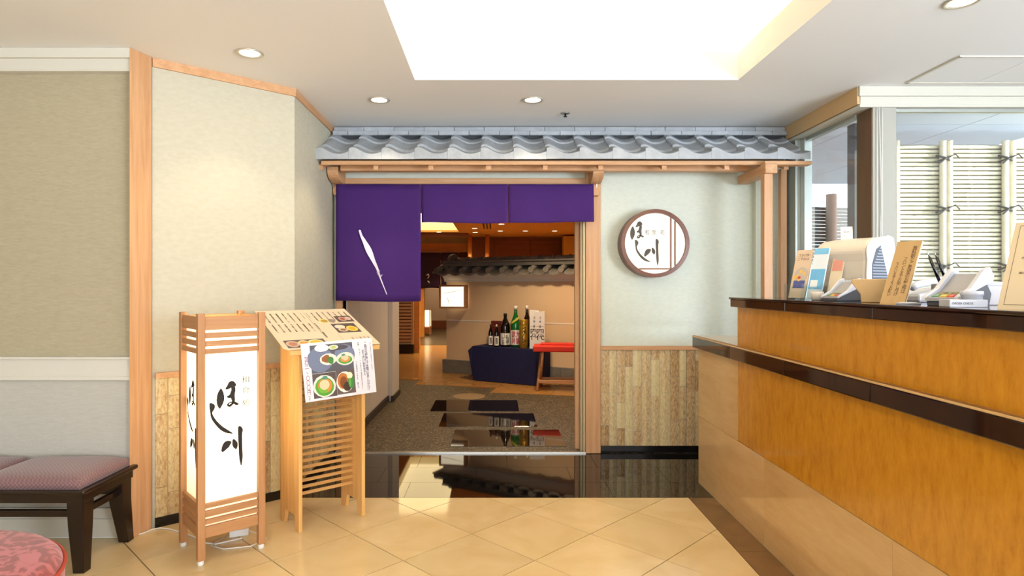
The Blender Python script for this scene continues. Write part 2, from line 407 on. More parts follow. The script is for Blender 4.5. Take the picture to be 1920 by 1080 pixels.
def dado(wall, A, B, s0, s1, tone=None, zt=.80):
    cap = diag(MB(), s0, s1, 0, .022, zt - .03, zt, A, B).build('dado_cap', WDX, wall, .002)
    diag(MB(), s0, s1, 0, .012, 0, .05, A, B).build('dado_base', mat('black_skirting', '#12100f', .2), wall)
    s = s0; z0, z1 = .05, zt - .03
    while s < s1 - .005:
        wdt = random.uniform(.052, .078); e = min(s + wdt, s1)
        cuts = [z0]; zz = z0 + random.uniform(.1, .45)
        while zz < z1 - .06: cuts.append(zz); zz += random.uniform(.16, .5)
        cuts.append(z1); th = random.uniform(.006, .011)
        for a, b3 in zip(cuts, cuts[1:]):
            dd = (B - A).normalized(); n = Vector((dd[1], -dd[0])); mb = MB()
            prof = [(s + .0012, 0), (e - .0012, 0), (e - .003, th * .6), ((s + e) / 2, th), (s + .003, th * .6)]
            P = [A + dd * q + n * r for q, r in prof]
            mb.prism([(p[0], p[1]) for p in P], a + .0012, b3 - .0012).build('bamboo_strip', BARK, wall)
        s = e
dado(wd, DG0, DG1, .012, LD - .002); dado(ws, S0, S1, .01, LS - .01)

# front wall of the shop with the doorway
OX0, OX1, OZ = -1.145, .673, 2.01
fw = MB().box((-1.25, FY, OZ), (2.16, FY + .14, CEIL)).box((-1.25, FY, 0), (OX0, FY + .14, OZ)).box((OX1 + .05, FY, 0), (1.93, FY + .14, OZ)).box((1.93, FY - .06, 0), (2.15, FY + .14, CEIL))
fw = struct(fw.build('wall_front', PAPER_G), 'pale green plaster shop wall with the doorway')
dado(fw, Vector((.786, FY)), Vector((1.92, FY)), 0, 1.13)
struct(BOX('trim_7', (.673, FY - .035, 0), (.785, FY + .1, 2.13), WD, bev=.003), 'wooden jamb post right of the doorway')
struct(BOX('trim_8', (-1.19, FY - .035, 0), (-1.145, FY + .1, 2.13), WD, bev=.003), 'wooden jamb post left of the doorway')
struct(BOX('trim_9', (-1.145, FY - .03, OZ), (.673, FY + .1, 2.055), WDX, bev=.003), 'wooden lintel over the doorway')
dj = MB().box((.640, FY + .02, .0), (.672, FY + .09, OZ)).box((.655, FY - .02, 0), (.672, FY + .02, OZ))
struct(dj.build('door_1', mat('champagne_metal', '#b3a07c', .4, metal=.35), bev=.002), 'steel frame of the sliding door')
struct(BOX('trim_10', (.612, FY + .1, 0), (.640, FY + .16, OZ), WD), 'inner wooden door stile')
sl = MB().box((-1.2, 4.546, -.012), (.672, 4.60, .006)).box((-1.2, 4.56, .006), (.672, 4.567, .012)).box((-1.2, 4.582, .006), (.672, 4.589, .012))
struct(sl.build('trim_11', STEEL), 'steel door track across the threshold')
struct(BOX('trim_12', (2.155, FY - .05, 0), (2.235, FY + .1, CEIL), mat('slate_blue_paint', '#4d5966', .6)), 'slate grey filler strip beside the window')

# side window of the lobby, cornice, pillar, front window
BZ = 2.31                                                     # underside of the boxed beam
bm_ = MB()
def lbeam(o, z0, z1, back=.12): bm_.prism([(2.15 - o, FY), (2.15 - o, 3.607 - o), (4.7, 3.607 - o), (4.7, 3.607 + back), (2.15 + back, 3.607 + back), (2.15 + back, FY)], z0, z1)
lbeam(.010, 2.367, CEIL - .0005); lbeam(0, BZ + .008, 2.367); lbeam(.007, BZ - .008, BZ + .008)
bo = struct(bm_.build('trim_13', mat('beam_paint', '#cdcabd', .6), bev=.002), 'white boxed cornice beam above the windows')
BOX('warm_light_facing', (2.134, 3.612, BZ + .012), (2.1495, FY, CEIL - .001), mat('warm_light_facing', '#cfae7e', .7), bo, label='beam side tinted tan for the warm light on it')  # tan colour stands in for warm lamp light on this face
pl = struct(MB().box((2.225, 3.61, 0), (2.365, 3.76, BZ)).build('trim_14', mat('pillar_paint', '#a5a398', .6), bev=.004), 'grey window pillar between the panes')
BOX('warm_bounce_lining', (2.219, 3.612, 0), (2.2255, 3.76, BZ - .008), wood('pillar_bounce_brown', '#55412d', '#644c34', .5), pl, label='pillar side coloured brown for warm light off the counter')  # brown board holds the counter's warm bounce light in its colour
def glass(name, tint, rough):
    m = bpy.data.materials.new(name); m.use_nodes = True; nt = m.node_tree; nt.nodes.clear()
    out = N(nt, 'ShaderNodeOutputMaterial'); mx = N(nt, 'ShaderNodeMixShader'); tr = N(nt, 'ShaderNodeBsdfTransparent'); gl = N(nt, 'ShaderNodeBsdfGlossy'); fr = N(nt, 'ShaderNodeFresnel')
    ge = N(nt, 'ShaderNodeNewGeometry'); mr = N(nt, 'ShaderNodeMapRange'); mr.inputs['To Min'].default_value = 1.5; mr.inputs['To Max'].default_value = 1 / 1.5
    nt.links.new(ge.outputs['Backfacing'], mr.inputs[0]); nt.links.new(mr.outputs[0], fr.inputs[0])
    tr.inputs[0].default_value = tint; gl.inputs['Roughness'].default_value = rough
    nt.links.new(fr.outputs[0], mx.inputs[0]); nt.links.new(tr.outputs[0], mx.inputs[1]); nt.links.new(gl.outputs[0], mx.inputs[2]); nt.links.new(mx.outputs[0], out.inputs[0])
    return m
GLASS = glass('window_glass', (.96, .98, .98, 1), 0)
w1 = MB().box((2.165, 4.42, .9), (2.265, 4.55, BZ)).box((2.20, 4.36, .9), (2.255, 4.42, BZ)).box((2.21, 3.76, BZ - .03), (2.25, 4.36, BZ)).box((2.21, 3.76, .9), (2.25, 4.42, .94))
w1 = struct(w1.build('window_1', ALU, bev=.003), 'side window with an aluminium frame')
BOX('pane', (2.226, 3.76, .94), (2.234, 4.38, BZ - .03), GLASS, w1)
struct(MB().box((2.2, 3.62, 0), (2.26, FY, .9)).box((2.36, 3.64, 0), (4.7, 3.74, .9)).build('wall_right', PAPER_L), 'low wall under the lobby windows')
w2 = MB().box((2.365, 3.64, BZ - .025), (4.6, 3.68, BZ)).box((2.365, 3.64, .9), (4.6, 3.68, .94)).box((4.56, 3.64, .94), (4.6, 3.68, BZ))
w2 = struct(w2.build('window_2', ALU), 'wide window behind the reception counter')
BOX('pane', (2.366, 3.656, .94), (4.56, 3.664, BZ - .025), GLASS, w2)
struct(MB().box((4.6, -3.2, 0), (4.7, 3.64, CEIL)).build('wall_service', CEILM), 'wall of the service side')
struct(MB().box((-4.3, -3.2, 0), (-4.2, WY, CEIL)).build('wall_far_left', PAPER_W), 'left end wall of the lobby')
struct(MB().box((-4.3, -3.3, 0), (4.7, -3.2, CEIL)).build('wall_back', PAPER_W), 'wall behind the camera')
cd = MB()
for dx, sag in ((0, 0), (.012, .01), (.03, 0)):
    cd.tube([(2.245 + dx + sag * math.sin(k / 10 * math.pi), 3.600, 2.30 - k * .112) for k in range(11)], .0022, 6)
tag(cd.build('blind_cord', mat('white_cord', '#e6e4dc', .6)), 'thin white blind cords hanging down the grey window pillar', 'cord')

# ------------------------------------------------------------------ the shop's interior shell
INT_T = mat('restaurant_plaster', '#d3b48c', .8, bmp=.1, nscale=60)
INT_C = wood('restaurant_ceiling_wood', '#cb9a58', '#d8a866', .6, 'x', .5)
INT_W = wood('restaurant_wall_wood', '#6e3f17', '#7f4b1e', .55, 'x', .4)
BX = 1.9
gv = MB().prism([(-1.3, 4.6), (BX, 4.6), (BX, 6.32), (-1.6, 8.3), (-3.6, 9.3), (-3.6, 8), (-1.3, 8)], -.03, -.002).build('gravel_bed', GRAVEL, fl, label='washed gravel walkway'); gv['kind'] = 'stuff'
MB().box((-3.6, 4.6, -.06), (BX, 18, -.008)).build('screed', mat('screed', '#5a3a1c', .5), fl)
TERRA = mat('terracotta_tile', '#a4763c', .2, noise=.12, nscale=5)
A0, dn = Vector((-1.28, 8.06)), Vector((.878, -.479))
ca, sa = math.cos(R(-13)), math.sin(R(-13)); ts = .36
tm = None; nterra = 0
for i in range(-14, 14):
    for j in range(-3, 26):
        cx = -.2 + (i * ca - j * sa) * ts; cy = 7.4 + (i * sa + j * ca) * ts
        rel = Vector((cx, cy)) - A0; dist = dn[0] * rel[1] - dn[1] * rel[0]
        if dist < .02 or cx > BX - .2 or cx < -2.6 or cy > 13.2: continue
        if cx < -1.5 + (cy - 8) * -.04 and cy < 9: continue
        if tm is None:
            o = MB().box((-ts / 2 + .0015, -ts / 2 + .0015, -.02), (ts / 2 - .0015, ts / 2 - .0015, 0)).build('terracotta_tile', TERRA, fl); tm = o.data
        else: o = link('terracotta_tile', tm, fl)
        o.location = (cx, cy, random.uniform(-.001, .001)); o.rotation_euler = (0, 0, R(-13)); nterra += 1
MB().box((-3.6, 12.9, -.02), (BX, 17.7, .004)).build('dark_floor', mat('dark_restaurant_floor', '#4a3d22', .3, noise=.3, nscale=8), fl, label='dark floor at the back of the restaurant')
SLABM = mat('polished_dark_slab', '#1b1510', .04, spec=.95, noise=.3, nscale=60)
for x0, x1, y0, y1 in ((-.654, .237, 6.106, 6.69), (-.507, .374, 5.436, 6.0), (-.352, .55, 4.767, 5.315)):
    MB().box((x0, y0, -.03), (x1, y1, .002)).build('stone_slab', SLABM, fl, .002, label='polished dark rectangular stepping slab')
MB().lathe([(.185, -.02), (.185, .0), (.18, .003)], 32, smooth=False).build('round_stone', mat('round_stone', '#7d6647', .6, noise=.3, nscale=120), fl, loc=(-.3, 6.93, 0), label='flush round stone disc')

ic = MB()
KX0, KX1, KY0, KY1 = -1.84, -.795, 9.9, 13.3
for a, b2 in (((-3.6, FY), (KX0, 18)), ((KX1, FY), (BX, 18)), ((KX0, FY), (KX1, KY0)), ((KX0, KY1), (KX1, 18))):
    ic.box((a[0], a[1] + .14 if a[1] == FY else a[1], CEIL), (b2[0], b2[1], CEIL + .04))
struct(ic.build('ceiling_restaurant', INT_C), 'warm wooden restaurant ceiling')
kr = MB(); kr.box((KX0, KY1, CEIL + .04), (KX1, KY1 + .02, CEIL + .22)).box((KX0, KY0 - .02, CEIL + .04), (KX1, KY0, CEIL + .22)).box((KX1, KY0, CEIL + .04), (KX1 + .02, KY1, CEIL + .22)).box((KX0 - .02, KY0, CEIL + .04), (KX0, KY1, CEIL + .22))
struct(kr.build('trim_15', mat('recess_cream', '#f0e6cc', .8)), 'sides of the lit restaurant ceiling recess')
lb = struct(BOX('ceiling_light_box', (KX0, KY0, CEIL + .2), (KX1, KY1, CEIL + .24), emit('light_box_glow', (1, .80, .42), 3.0)), 'glowing recess in the restaurant ceiling')
lwp = MB().box((-1.30, 4.74, 0), (-1.175, 6.64, CEIL))
lwp = struct(lwp.build('wall_passage', mat('grey_beige_panel', '#c4b8aa', .5)), 'grey beige panelled wall inside the doorway')
for k, (a, b2) in enumerate(((4.76, 5.25), (5.256, 5.74), (5.746, 6.16), (6.166, 6.63))):
    BOX('panel', (-1.176, a, .07), (-1.166, b2, CEIL - .02), _M['grey_beige_panel'], lwp, .002)
struct(BOX('trim_16', (-1.30, 6.64, 0), (-1.115, 7.08, CEIL), _M['grey_beige_panel'], bev=.003), 'end pier of the passage wall')
struct(MB().box((-1.17, 4.75, 0), (-1.15, 6.64, .06)).box((-1.13, 6.62, 0), (-1.10, 7.1, .06)).build('baseboard_passage', mat('dark_skirting', '#2a2320', .4)), 'dark skirting of the passage wall')
struct(MB().box((-3.7, FY + .14, 0), (-3.6, 18, CEIL)).box((-3.6, FY + .14, 0), (-1.3, FY + .2, CEIL)).build('wall_restaurant_left', INT_T), 'left wall of the restaurant')
struct(MB().box((BX, FY + .14, 0), (BX + .1, 18, CEIL)).build('wall_restaurant_right', wood('right_wall_wood', '#9a5f2a', '#a96c33', .5, 'z')), 'right wall of the restaurant')
rb = struct(MB().box((-.65, 14.7, 0), (BX, 14.8, CEIL)).build('wall_restaurant_back', INT_W), 'dark wooden back wall of the restaurant')
for a, b2 in ((-.64, -.02), (-.01, .83), (.84, 1.55)): BOX('panel', (a, 14.685, 1.0), (b2, 14.70, 2.34), INT_W, rb, .003)
struct(MB().box((-3.7, 17.7, -.05), (BX + .1, 17.8, CEIL + .04)).build('wall_restaurant_far', mat('pinkish_plaster', '#d8b896', .8)), 'pinkish far wall of the restaurant')
struct(BOX('baseboard_far', (-3.6, 17.66, 0.0), (-.6, 17.7, .25), wood('red_brown_wood', '#7a3c14', '#8e4a1c', .4, 'x')), 'red brown skirting of the far wall')
struct(BOX('trim_24', (-3.6, 17.6, 2.0), (-.56, 17.69, CEIL), INT_W), 'dark wooden board high on the far wall')
struct(BOX('trim_17', (-3.6, 15.0, 2.08), (-.62, 15.1, 2.29), wood('orange_wood', '#c98436', '#d59245', .5, 'x')), 'broad orange wooden beam in the restaurant')
struct(BOX('trim_18', (-3.6, 13.6, 2.34), (-.6, 13.72, CEIL), INT_W), 'dark ceiling joist in the restaurant')
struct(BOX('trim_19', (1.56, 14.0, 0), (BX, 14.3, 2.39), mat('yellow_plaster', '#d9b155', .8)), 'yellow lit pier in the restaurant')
for k, px in enumerate((881, 914)):
    p = at(px, 470, 14.05)
    struct(MB().cyl((p.x, 14.05, 0), (p.x, 14.05, CEIL), .05, n=20).build('trim_%d' % (20 + k), wood('orange_post_wood', '#cf7f38', '#dd9148', .4, 'z')), ('first' if k == 0 else 'second') + ' orange wooden post behind the garden wall')
struct(BOX('trim_22', (-1.93, 14.9, 0), (-1.74, 15.1, 2.1), wood('orange_wood', '#c98436', '#d59245')), 'wooden post beside the far curtain')
vt = MB()
for k in range(3): vt.box((-.245 + k * .065 , 11.0, CEIL - .004), (-.215 + k * .065, 12.6, CEIL - .001))
tag(vt.build('ceiling_vent', mat('vent_black', '#1a0e06', .6)), 'three dark slot vents in the wooden restaurant ceiling', 'vent')
# ------------------------------------------------------------------ tiled entrance canopy
ROOFT = mottled('smoked_roof_tile', [(.3, '#969ba0'), (.55, '#a8adb2'), (.75, '#b9bec2')], (6, 6, 6), 2.0, .42, spec=.5, bm=.08)
TW = .2216
PRO = [(0, .80), (.04, .93), (.10, 1.0), (.17, .95), (.25, .78), (.34, .52), (.44, .26), (.54, .08), (.64, 0), (.74, .02), (.84, .10), (.93, .24), (1.0, .40)]
def tile_geo(L, th, slope, skirt=None, amp=.044):
    mb = MB(); n = len(PRO); lip = .003
    rows_ = [(0, 0), (.006, lip), (L, lip + 0)]
    top = [[(t * TW * .995, y, h * amp + slope * y + dz - lip) for t, h in PRO] for y, dz in rows_]
    bot = [[(x, y, z - th) for x, y, z in r] for r in (top[0], top[2])]
    if skirt is not None: bot[0] = [(x, y, skirt) for x, y, z in bot[0]]
    vs = [p for r in top for p in r] + [p for r in bot for p in r]
    idx = lambda r, i: r * n + i
    fs = []
    for r in range(2): fs += [(idx(r, i), idx(r, i + 1), idx(r + 1, i + 1), idx(r + 1, i)) for i in range(n - 1)]
    fs += [(idx(3, i), idx(3, i + 1), idx(0, i + 1), idx(0, i)) for i in range(n - 1)]
    fs += [(idx(4, i), idx(4, i + 1), idx(3, i + 1), idx(3, i)) for i in range(n - 1)]
    fs += [(idx(2, i), idx(2, i + 1), idx(4, i + 1), idx(4, i)) for i in range(n - 1)]
    fs += [(idx(0, 0), idx(1, 0), idx(2, 0), idx(4, 0), idx(3, 0)), (idx(0, n - 1), idx(3, n - 1), idx(4, n - 1), idx(2, n - 1), idx(1, n - 1))]
    mb.add(vs, fs); return mb
roof = thing('tiled_canopy', 'grey wave tiled roof canopy on wooden beams over the doorway', 'roof', (0, FY, 0))
RX0, SL = -1.207, .43
pe = tile_geo(.22, .014, .25, skirt=-.038); pt = tile_geo(.24, .017, .48)
e_me = t_me = None
for row, (Y, zb) in enumerate(((4.11, 2.140), (4.25, 2.192), (4.418, 2.286))):
    for k in range(15):
        x = RX0 + k * TW
        if x + TW > 2.145: continue
        loc = (x, Y - FY, zb + random.uniform(-.0015, .0015))
        if row == 0:
            if e_me is None: o = pe.build('eave_tile', ROOFT, roof, loc=loc); e_me = o.data
            else: o = link('eave_tile', e_me, roof, loc=loc)
        else:
            if row == 2 and False: continue
            if t_me is None: o = pt.build('roof_tile', ROOFT, roof, loc=loc); t_me = o.data
            else: o = link('roof_tile', t_me, roof, loc=loc)
# a short end tile closing the eave on the right
for lay, (Y, z0, z1, x0, x1, ph) in enumerate(((4.47, 2.352, 2.382, -1.19, 2.13, .5), (4.50, 2.386, 2.418, -1.19, 2.13, 0))):
    x = x0 - ph * TW
    while x < x1 - .01:
        a, b2 = max(x, x0), min(x + TW, x1)
        if b2 - a > .01:
            yy = Y - FY + random.uniform(-.003, .003)
            MB().box((a + .001, yy, z0), (b2 - .001, -.005, z1)).build('ridge_tile', ROOFT, roof, .003)
        x += TW
MB().box((-1.19, 4.5 - FY, 2.30), (2.13, -.002, 2.352)).build('mortar_bed', mat('dark_mortar', '#3c3f42', .9), roof)
MB().box((-1.185, 4.155 - FY, 2.072), (1.995, 4.180 - FY, 2.100)).build('fascia_board', WDX, roof, .002)
MB().prism([(4.18 - FY, 2.085), (-.002, 2.265), (-.002, 2.28), (4.18 - FY, 2.10)], -1.185, 1.995, 'x').build('soffit_board', WDX, roof)
MB().box((-1.10, 4.34 - FY, 2.066), (1.90, 4.41 - FY, 2.135)).build('eave_beam', WDX, roof, .003)
for k, px in enumerate((601, 705, 808, 916, 1022, 1126, 1245, 1362, 1473)):
    x = (px - CX) * 4.2 / F
    MB().prism([(4.19 - FY, 2.045), (4.19 - FY, 2.085), (-.002, 2.265), (-.002, 2.205)], x - .017, x + .017, 'x').build('rafter', WDY, roof, .002)
for x in (-1.16, .735):                                       # curved corbels beside the doorway
    pf = [(-.02, 1.93), (-.075, 1.925), (-.085, 1.95), (-.082, 2.0)]
    pf += [(-.082 - .16 * math.sin(k / 8 * math.pi / 2), 2.0 + .07 * (1 - math.cos(k / 8 * math.pi / 2))) for k in range(1, 9)]
    pf += [(-.25, 2.10), (-.02, 2.10)]
    MB().prism(pf, x - .04, x + .04, 'x').build('bracket', WDY, roof, .004)
    MB().box((x - .03, -.09, 1.915), (x + .03, -.02, 1.99)).build('curtain_hook', WD, roof, .008)
MB().box((1.795, 4.07 - FY, 2.0), (1.875, -.062, 2.065)).build('tie_beam', WDY, roof, .004)
MB().box((1.80, 4.10 - FY, 0), (1.858, 4.158 - FY, 2.06)).build('post', WD, roof, .004)
MB().box((2.07, 4.44 - FY, 0), (2.115, 4.485 - FY, 2.10)).build('post', WD, roof, .004)
MB().box((1.80, 4.09 - FY, 2.06), (2.115, 4.16 - FY, 2.085)).build('cross_rail', WDX, roof, .003)

# ------------------------------------------------------------------ noren
NOR = mat('purple_cotton', '#3d2163', .85, noise=.06, nscale=160, bmp=.15, spec=.2)
noren = thing('noren_curtain', 'purple cloth shop curtain hung across the doorway, white brush stroke on it', 'curtain', (-.225, 4.5, 0))
def cloth(x0, x1, zt, zb, seed, n=26, m=16, flare=0):
    rnd = random.Random(seed); ph = rnd.uniform(0, 6); mb = MB(); vs = []
    for j in range(m + 1):
        t = j / m
        for i in range(n + 1):
            s = i / n; a = .002 + .010 * t
            yv = a * math.sin(s * 7.5 + ph) + a * .5 * math.sin(s * 15 + 2 * ph) - .004 * t
            vs.append((x0 + (x1 - x0) * s - flare * t * (1 - s), yv, zt + (zb - zt) * t + .004 * t * math.sin(s * 5 + ph)))
    fs = [(j * (n + 1) + i, j * (n + 1) + i + 1, (j + 1) * (n + 1) + i + 1, (j + 1) * (n + 1) + i) for j in range(m) for i in range(n)]
    return mb.add(vs, fs, True)
def nx(px): return (px - CX) * 4.5 / F + .225
for k, (a, b2, zb, fl_) in enumerate(((630, 789, 1.137, .004), (790, 952, 1.713, 0), (953, 1113, 1.716, 0))):
    cloth(nx(a), nx(b2), 1.997, zb, k + 3, flare=fl_).build('curtain_panel', NOR, noren, solid=.003, label='long purple panel with the white brush stroke' if k == 0 else None)
    s = MB()
    for q in (.04, .35, .65, .96):
        xq = nx(a) + (nx(b2) - nx(a)) * q; s.box((xq - .02, -.003, 1.985), (xq + .02, .026, 2.004))
    if k == 0:
        mk = MB(); pts = [(674.6, 432, 2), (677.8, 442, 2.2), (683, 452, 3.4), (692, 470, 5.4), (700.5, 489, 3.4), (708, 505, 2.1), (714, 523, 1.2), (725.5, 552, .7)]
        sc = 4.48 / F
        stroke(mk, [((x - CX) * sc + .225, H - (y - CY) * sc, wd_ * sc) for x, y, wd_ in pts], Matrix(((1, 0, 0, 0), (0, 0, -1, -.024), (0, 1, 0, 0), (0, 0, 0, 1))), 6)
        for _ in range(16):
            q = random.uniform(0, 1); x = 703 + 11 * q + random.uniform(-2, 4); y = 497 + 28 * q
            stroke(mk, [((xx - CX) * sc + .225, H - (yy - CY) * sc, .0012) for xx, yy in ((x, y), (x + 2, y - 3))], Matrix(((1, 0, 0, 0), (0, 0, -1, -.024), (0, 1, 0, 0), (0, 0, 0, 1))), 2)
        mk.build('brush_mark', mat('white_dye', '#e9e2f5', .8), noren)
MB().cyl((-.96, .016, 1.992), (.925, .016, 1.992), .011).build('curtain_rod', WDX, noren)
MB().box((-.975, .005, 1.975), (-.966, .028, 2.0)).box((.966, .005, 1.975), (.975, .028, 2.0)).build('rod_clip', STEEL, noren)

# ------------------------------------------------------------------ lettering of the house name
LG = {
 'ho': [[(414, 729, 1.2), (413.5, 738, 4.6), (413, 750, 5.6), (412, 760, 3.6), (412, 766, .8)],
        [(424, 729, 1.8), (429, 725, 3.4), (434, 719, 4.2), (440, 722, 2.6), (441, 724, .6)],
        [(426, 744, 1.2), (431, 743, 2.8), (436, 739.5, 2.6), (439.5, 739, .7)],
        [(435, 721, 3), (437.5, 730, 3.2), (435.5, 740, 3.6), (437.5, 750, 2.6), (436.5, 756, 2.0)],
        [(438.5, 754, 1.4), (431, 760.5, 2), (427, 758.5, 1.4), (431, 754.5, .9), (438, 754.5, 1.6), (443, 757, 2.2), (447, 757.5, 1.0)]],
 'shi': [[(394, 757, 2), (397.5, 762, 4.2), (397, 768, 3.2), (396, 774, 1.6), (398.5, 783, 2.1), (405, 792.5, 2.4), (415, 802.5, 2.9), (425, 808.5, 2.6), (436, 812.5, .6)]],
 'kawa': [[(417, 846, 2.2), (421, 839, 4.6), (426, 832.5, 5.4), (432, 829, 2.6)],
          [(437.5, 824, 1.6), (440, 831, 4), (441.5, 837, 3.4), (442.5, 841.5, 1)],
          [(448.5, 800, 2.2), (450.5, 806, 3.8), (450, 815, 3.2), (450.5, 835, 2.9), (451.5, 857, 2.7), (452, 872, .7)]],
}
INK = mat('black_ink', '#1b1311', .7)
def logo(M, conv, wsc):
    mb = MB()
    for g, ss in LG.items():
        for q, s_ in enumerate(ss): stroke(mb, [conv(g, x, y) + (wd_ * wsc,) for x, y, wd_ in s_], M, 5, .0004 + .0001 * q)
    return mb

# ------------------------------------------------------------------ floor lantern
LR = R(41.8); LF = Vector((-1.3195, 2.74)); e1 = Vector((math.cos(LR), math.sin(LR))); e2 = Vector((-e1.y, e1.x))
hf = .135; lc = LF + hf * (e1 + e2)
lan = thing('floor_lantern', 'tall square wooden floor lantern with glowing paper sides and brush lettering', 'lantern', (lc.x, lc.y, 0), LR)
for sx in (-1, 1):
    for sy in (-1, 1):
        x, y = sx * hf, sy * hf
        p = MB().box((x - .016, y - .016, .022), (x + .016, y + .016, 1.125)).build('post', LAMPW, lan, .003)
        MB().lathe([(.012, 0), (.014, .003), (.014, .018), (.011, .022)], 16).build('glide', mat('white_plastic', '#e9e9e6', .4), p, loc=(x, y, 0), label='white plastic foot glide')
zr = [(1.051, 1.111), (1.014, 1.038), (.977, 1.001), (.943, .965), (.249, .27), (.21, .237), (.177, .198), (.117, .167)]
for z0, z1 in zr:
    for s_ in (-1, 1):
        MB().box((-hf + .016, s_ * hf - .008, z0), (hf - .016, s_ * hf + .008, z1)).build('rail', LAMPX, lan, .002)
        MB().box((s_ * hf - .008, -hf + .016, z0), (s_ * hf + .008, hf - .016, z1)).build('rail', LAMPY, lan, .002)
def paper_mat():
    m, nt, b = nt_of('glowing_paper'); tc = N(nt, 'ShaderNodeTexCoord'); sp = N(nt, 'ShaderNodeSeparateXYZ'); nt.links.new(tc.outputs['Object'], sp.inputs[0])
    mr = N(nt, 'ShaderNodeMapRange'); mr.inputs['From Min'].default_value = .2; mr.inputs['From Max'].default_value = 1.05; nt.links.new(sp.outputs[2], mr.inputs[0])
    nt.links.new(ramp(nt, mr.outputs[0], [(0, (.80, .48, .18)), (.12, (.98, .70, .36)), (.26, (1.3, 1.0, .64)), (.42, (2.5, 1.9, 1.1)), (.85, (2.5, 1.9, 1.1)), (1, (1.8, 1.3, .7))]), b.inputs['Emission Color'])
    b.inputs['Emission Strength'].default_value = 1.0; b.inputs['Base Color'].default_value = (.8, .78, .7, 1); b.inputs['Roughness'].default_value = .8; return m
PGLOW = paper_mat()
ip = hf - .011
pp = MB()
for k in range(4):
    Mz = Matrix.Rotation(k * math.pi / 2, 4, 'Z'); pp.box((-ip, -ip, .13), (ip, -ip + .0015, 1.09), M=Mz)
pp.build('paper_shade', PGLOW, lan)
light('lantern_bulb', 'POINT', (0, 0, .5), 10, (1, .66, .30), size=.06, parent=lan)
MB().lathe([(.02, .36), (.035, .40), (.035, .58), (.02, .62)], 16).build('lamp_bulb', emit('bulb_glow', (1, .75, .4), 3), lan)
MB().box((-ip + .004, -.014, .335), (ip - .004, .014, .355)).build('bulb_bracket', LAMPX, lan)
def lz(px, py):                                               # photo measurement -> position on the lantern's right face
    s_, z = onplane(px, py, LF + e2 * .012, e1); return s_ - hf, z
Mf = Matrix(((1, 0, 0, 0), (0, 0, -1, -ip), (0, 1, 0, 0), (0, 0, 0, 1)))
Ml = Matrix(((0, 0, -1, -ip), (-1, 0, 0, 0), (0, 1, 0, 0), (0, 0, 0, 1)))
KW = .0030
for M_ in (Mf, Ml):
    du = -.020 if M_ is Ml else 0
    mb = logo(M_, lambda g, x, y: (lz(x, y)[0] + du, lz(x, y)[1]), .0030)
    for ch, x, y, s_ in (('和', 459.5, 711, 7.5), ('食', 461, 731, 7.5), ('処', 461.5, 754, 7.5)):
        a = lz(x - s_, y + s_); b2 = lz(x + s_, y - s_ * .9); put_text(mb, ch, M_, a[0] + du, a[1], b2[0] + du, b2[1], bold=0)
    mb.build('lettering', INK, lan)
cp = []
for x, y in ((430, 1012), (405, 1020), (385, 1018), (362, 1006), (342, 999), (318, 992), (300, 990), (285, 993), (268, 1000), (252, 1004), (240, 1006.5), (200, 1007.5), (150, 1008), (80, 1008), (20, 1008)):
    p = onz(x, y, .004); p.z = .004; cp.append(p)
cp[0] = Vector((-1.25, 3.02, .006))
inv = (Matrix.Translation((lc.x, lc.y, 0)) @ Matrix.Rotation(LR, 4, 'Z')).inverted()
MB().tube([inv @ p for p in cp], .0038).build('power_cord', mat('white_cord', '#e6e4dc', .6), lan, label='thin white cord along the foot of the wall')
MB().box((-ip + .004, -ip + .004, .122), (ip - .004, ip - .004, .130)).build('light_stop_board', LAMPX, lan)  # unseen bottom, added to keep the bulb's light off the floor
adp = thing('power_adapter', 'small white plug box lying under the floor lantern', 'adapter', (-1.285, 3.07, 0), R(20))
MB().box((-.045, -.025, .0), (.045, .025, .035)).build('body', mat('white_plastic', '#e9e9e6', .4), adp, .005)
MB().tube([(.04, 0, .018), (.09, -.03, .006), (.13, -.10, .004), (.06, -.17, .004), (-.06, -.16, .004), (-.12, -.10, .004), (-.06, -.02, .012)], .003).build('lead', _M['white_cord'], adp)

# ------------------------------------------------------------------ menu stand
MA = R(40); MF = Vector((-.994, 3.093))
ms = thing('menu_stand', 'pale wooden slatted menu stand with two footed side boards', 'stand', (MF.x, MF.y, 0), MA)
MWD = .372; MDP = .25
def side(x):
    pf = [(0, 0), (.045, 0), (.062, .075), (MDP - .075, .075), (MDP - .052, 0), (MDP, 0), (MDP, 1.025), (0, .922)]
    return MB().prism(pf, x, x + .02, 'x')
for x in (0, MWD - .02): side(x).build('side_board', WDL, ms, .002)
for k in range(22):
    z = .155 + k * .0342
    MB().prism([(.100, z), (.103, z - .003), (.124, z + .005), (.121, z + .009)], .02, MWD - .02, 'x').build('slat', WDLX, ms)
sl_ = .41
def slant(x0, x1, y0, y1, off, t, r=0): # slab on the sloping top
    return MB().prism([(y0, .925 + sl_ * y0 + off), (y1, .925 + sl_ * y1 + off), (y1, .925 + sl_ * y1 + off + t), (y0, .925 + sl_ * y0 + off + t)], x0, x1, 'x')
slant(-.05, .44, -.015, .40, 0, .018).build('top_board', WDLX, ms, .003)
MB().box((-.055, -.032, .903), (.445, -.014, .929)).build('front_rail', WDLX, ms, .004)
MB().box((.02, .19, .86), (MWD - .02, .215, .95)).build('cross_rail', WDLX, ms, .002)

def e(h, r=.5): return mat('print_' + h, '#' + h, r)
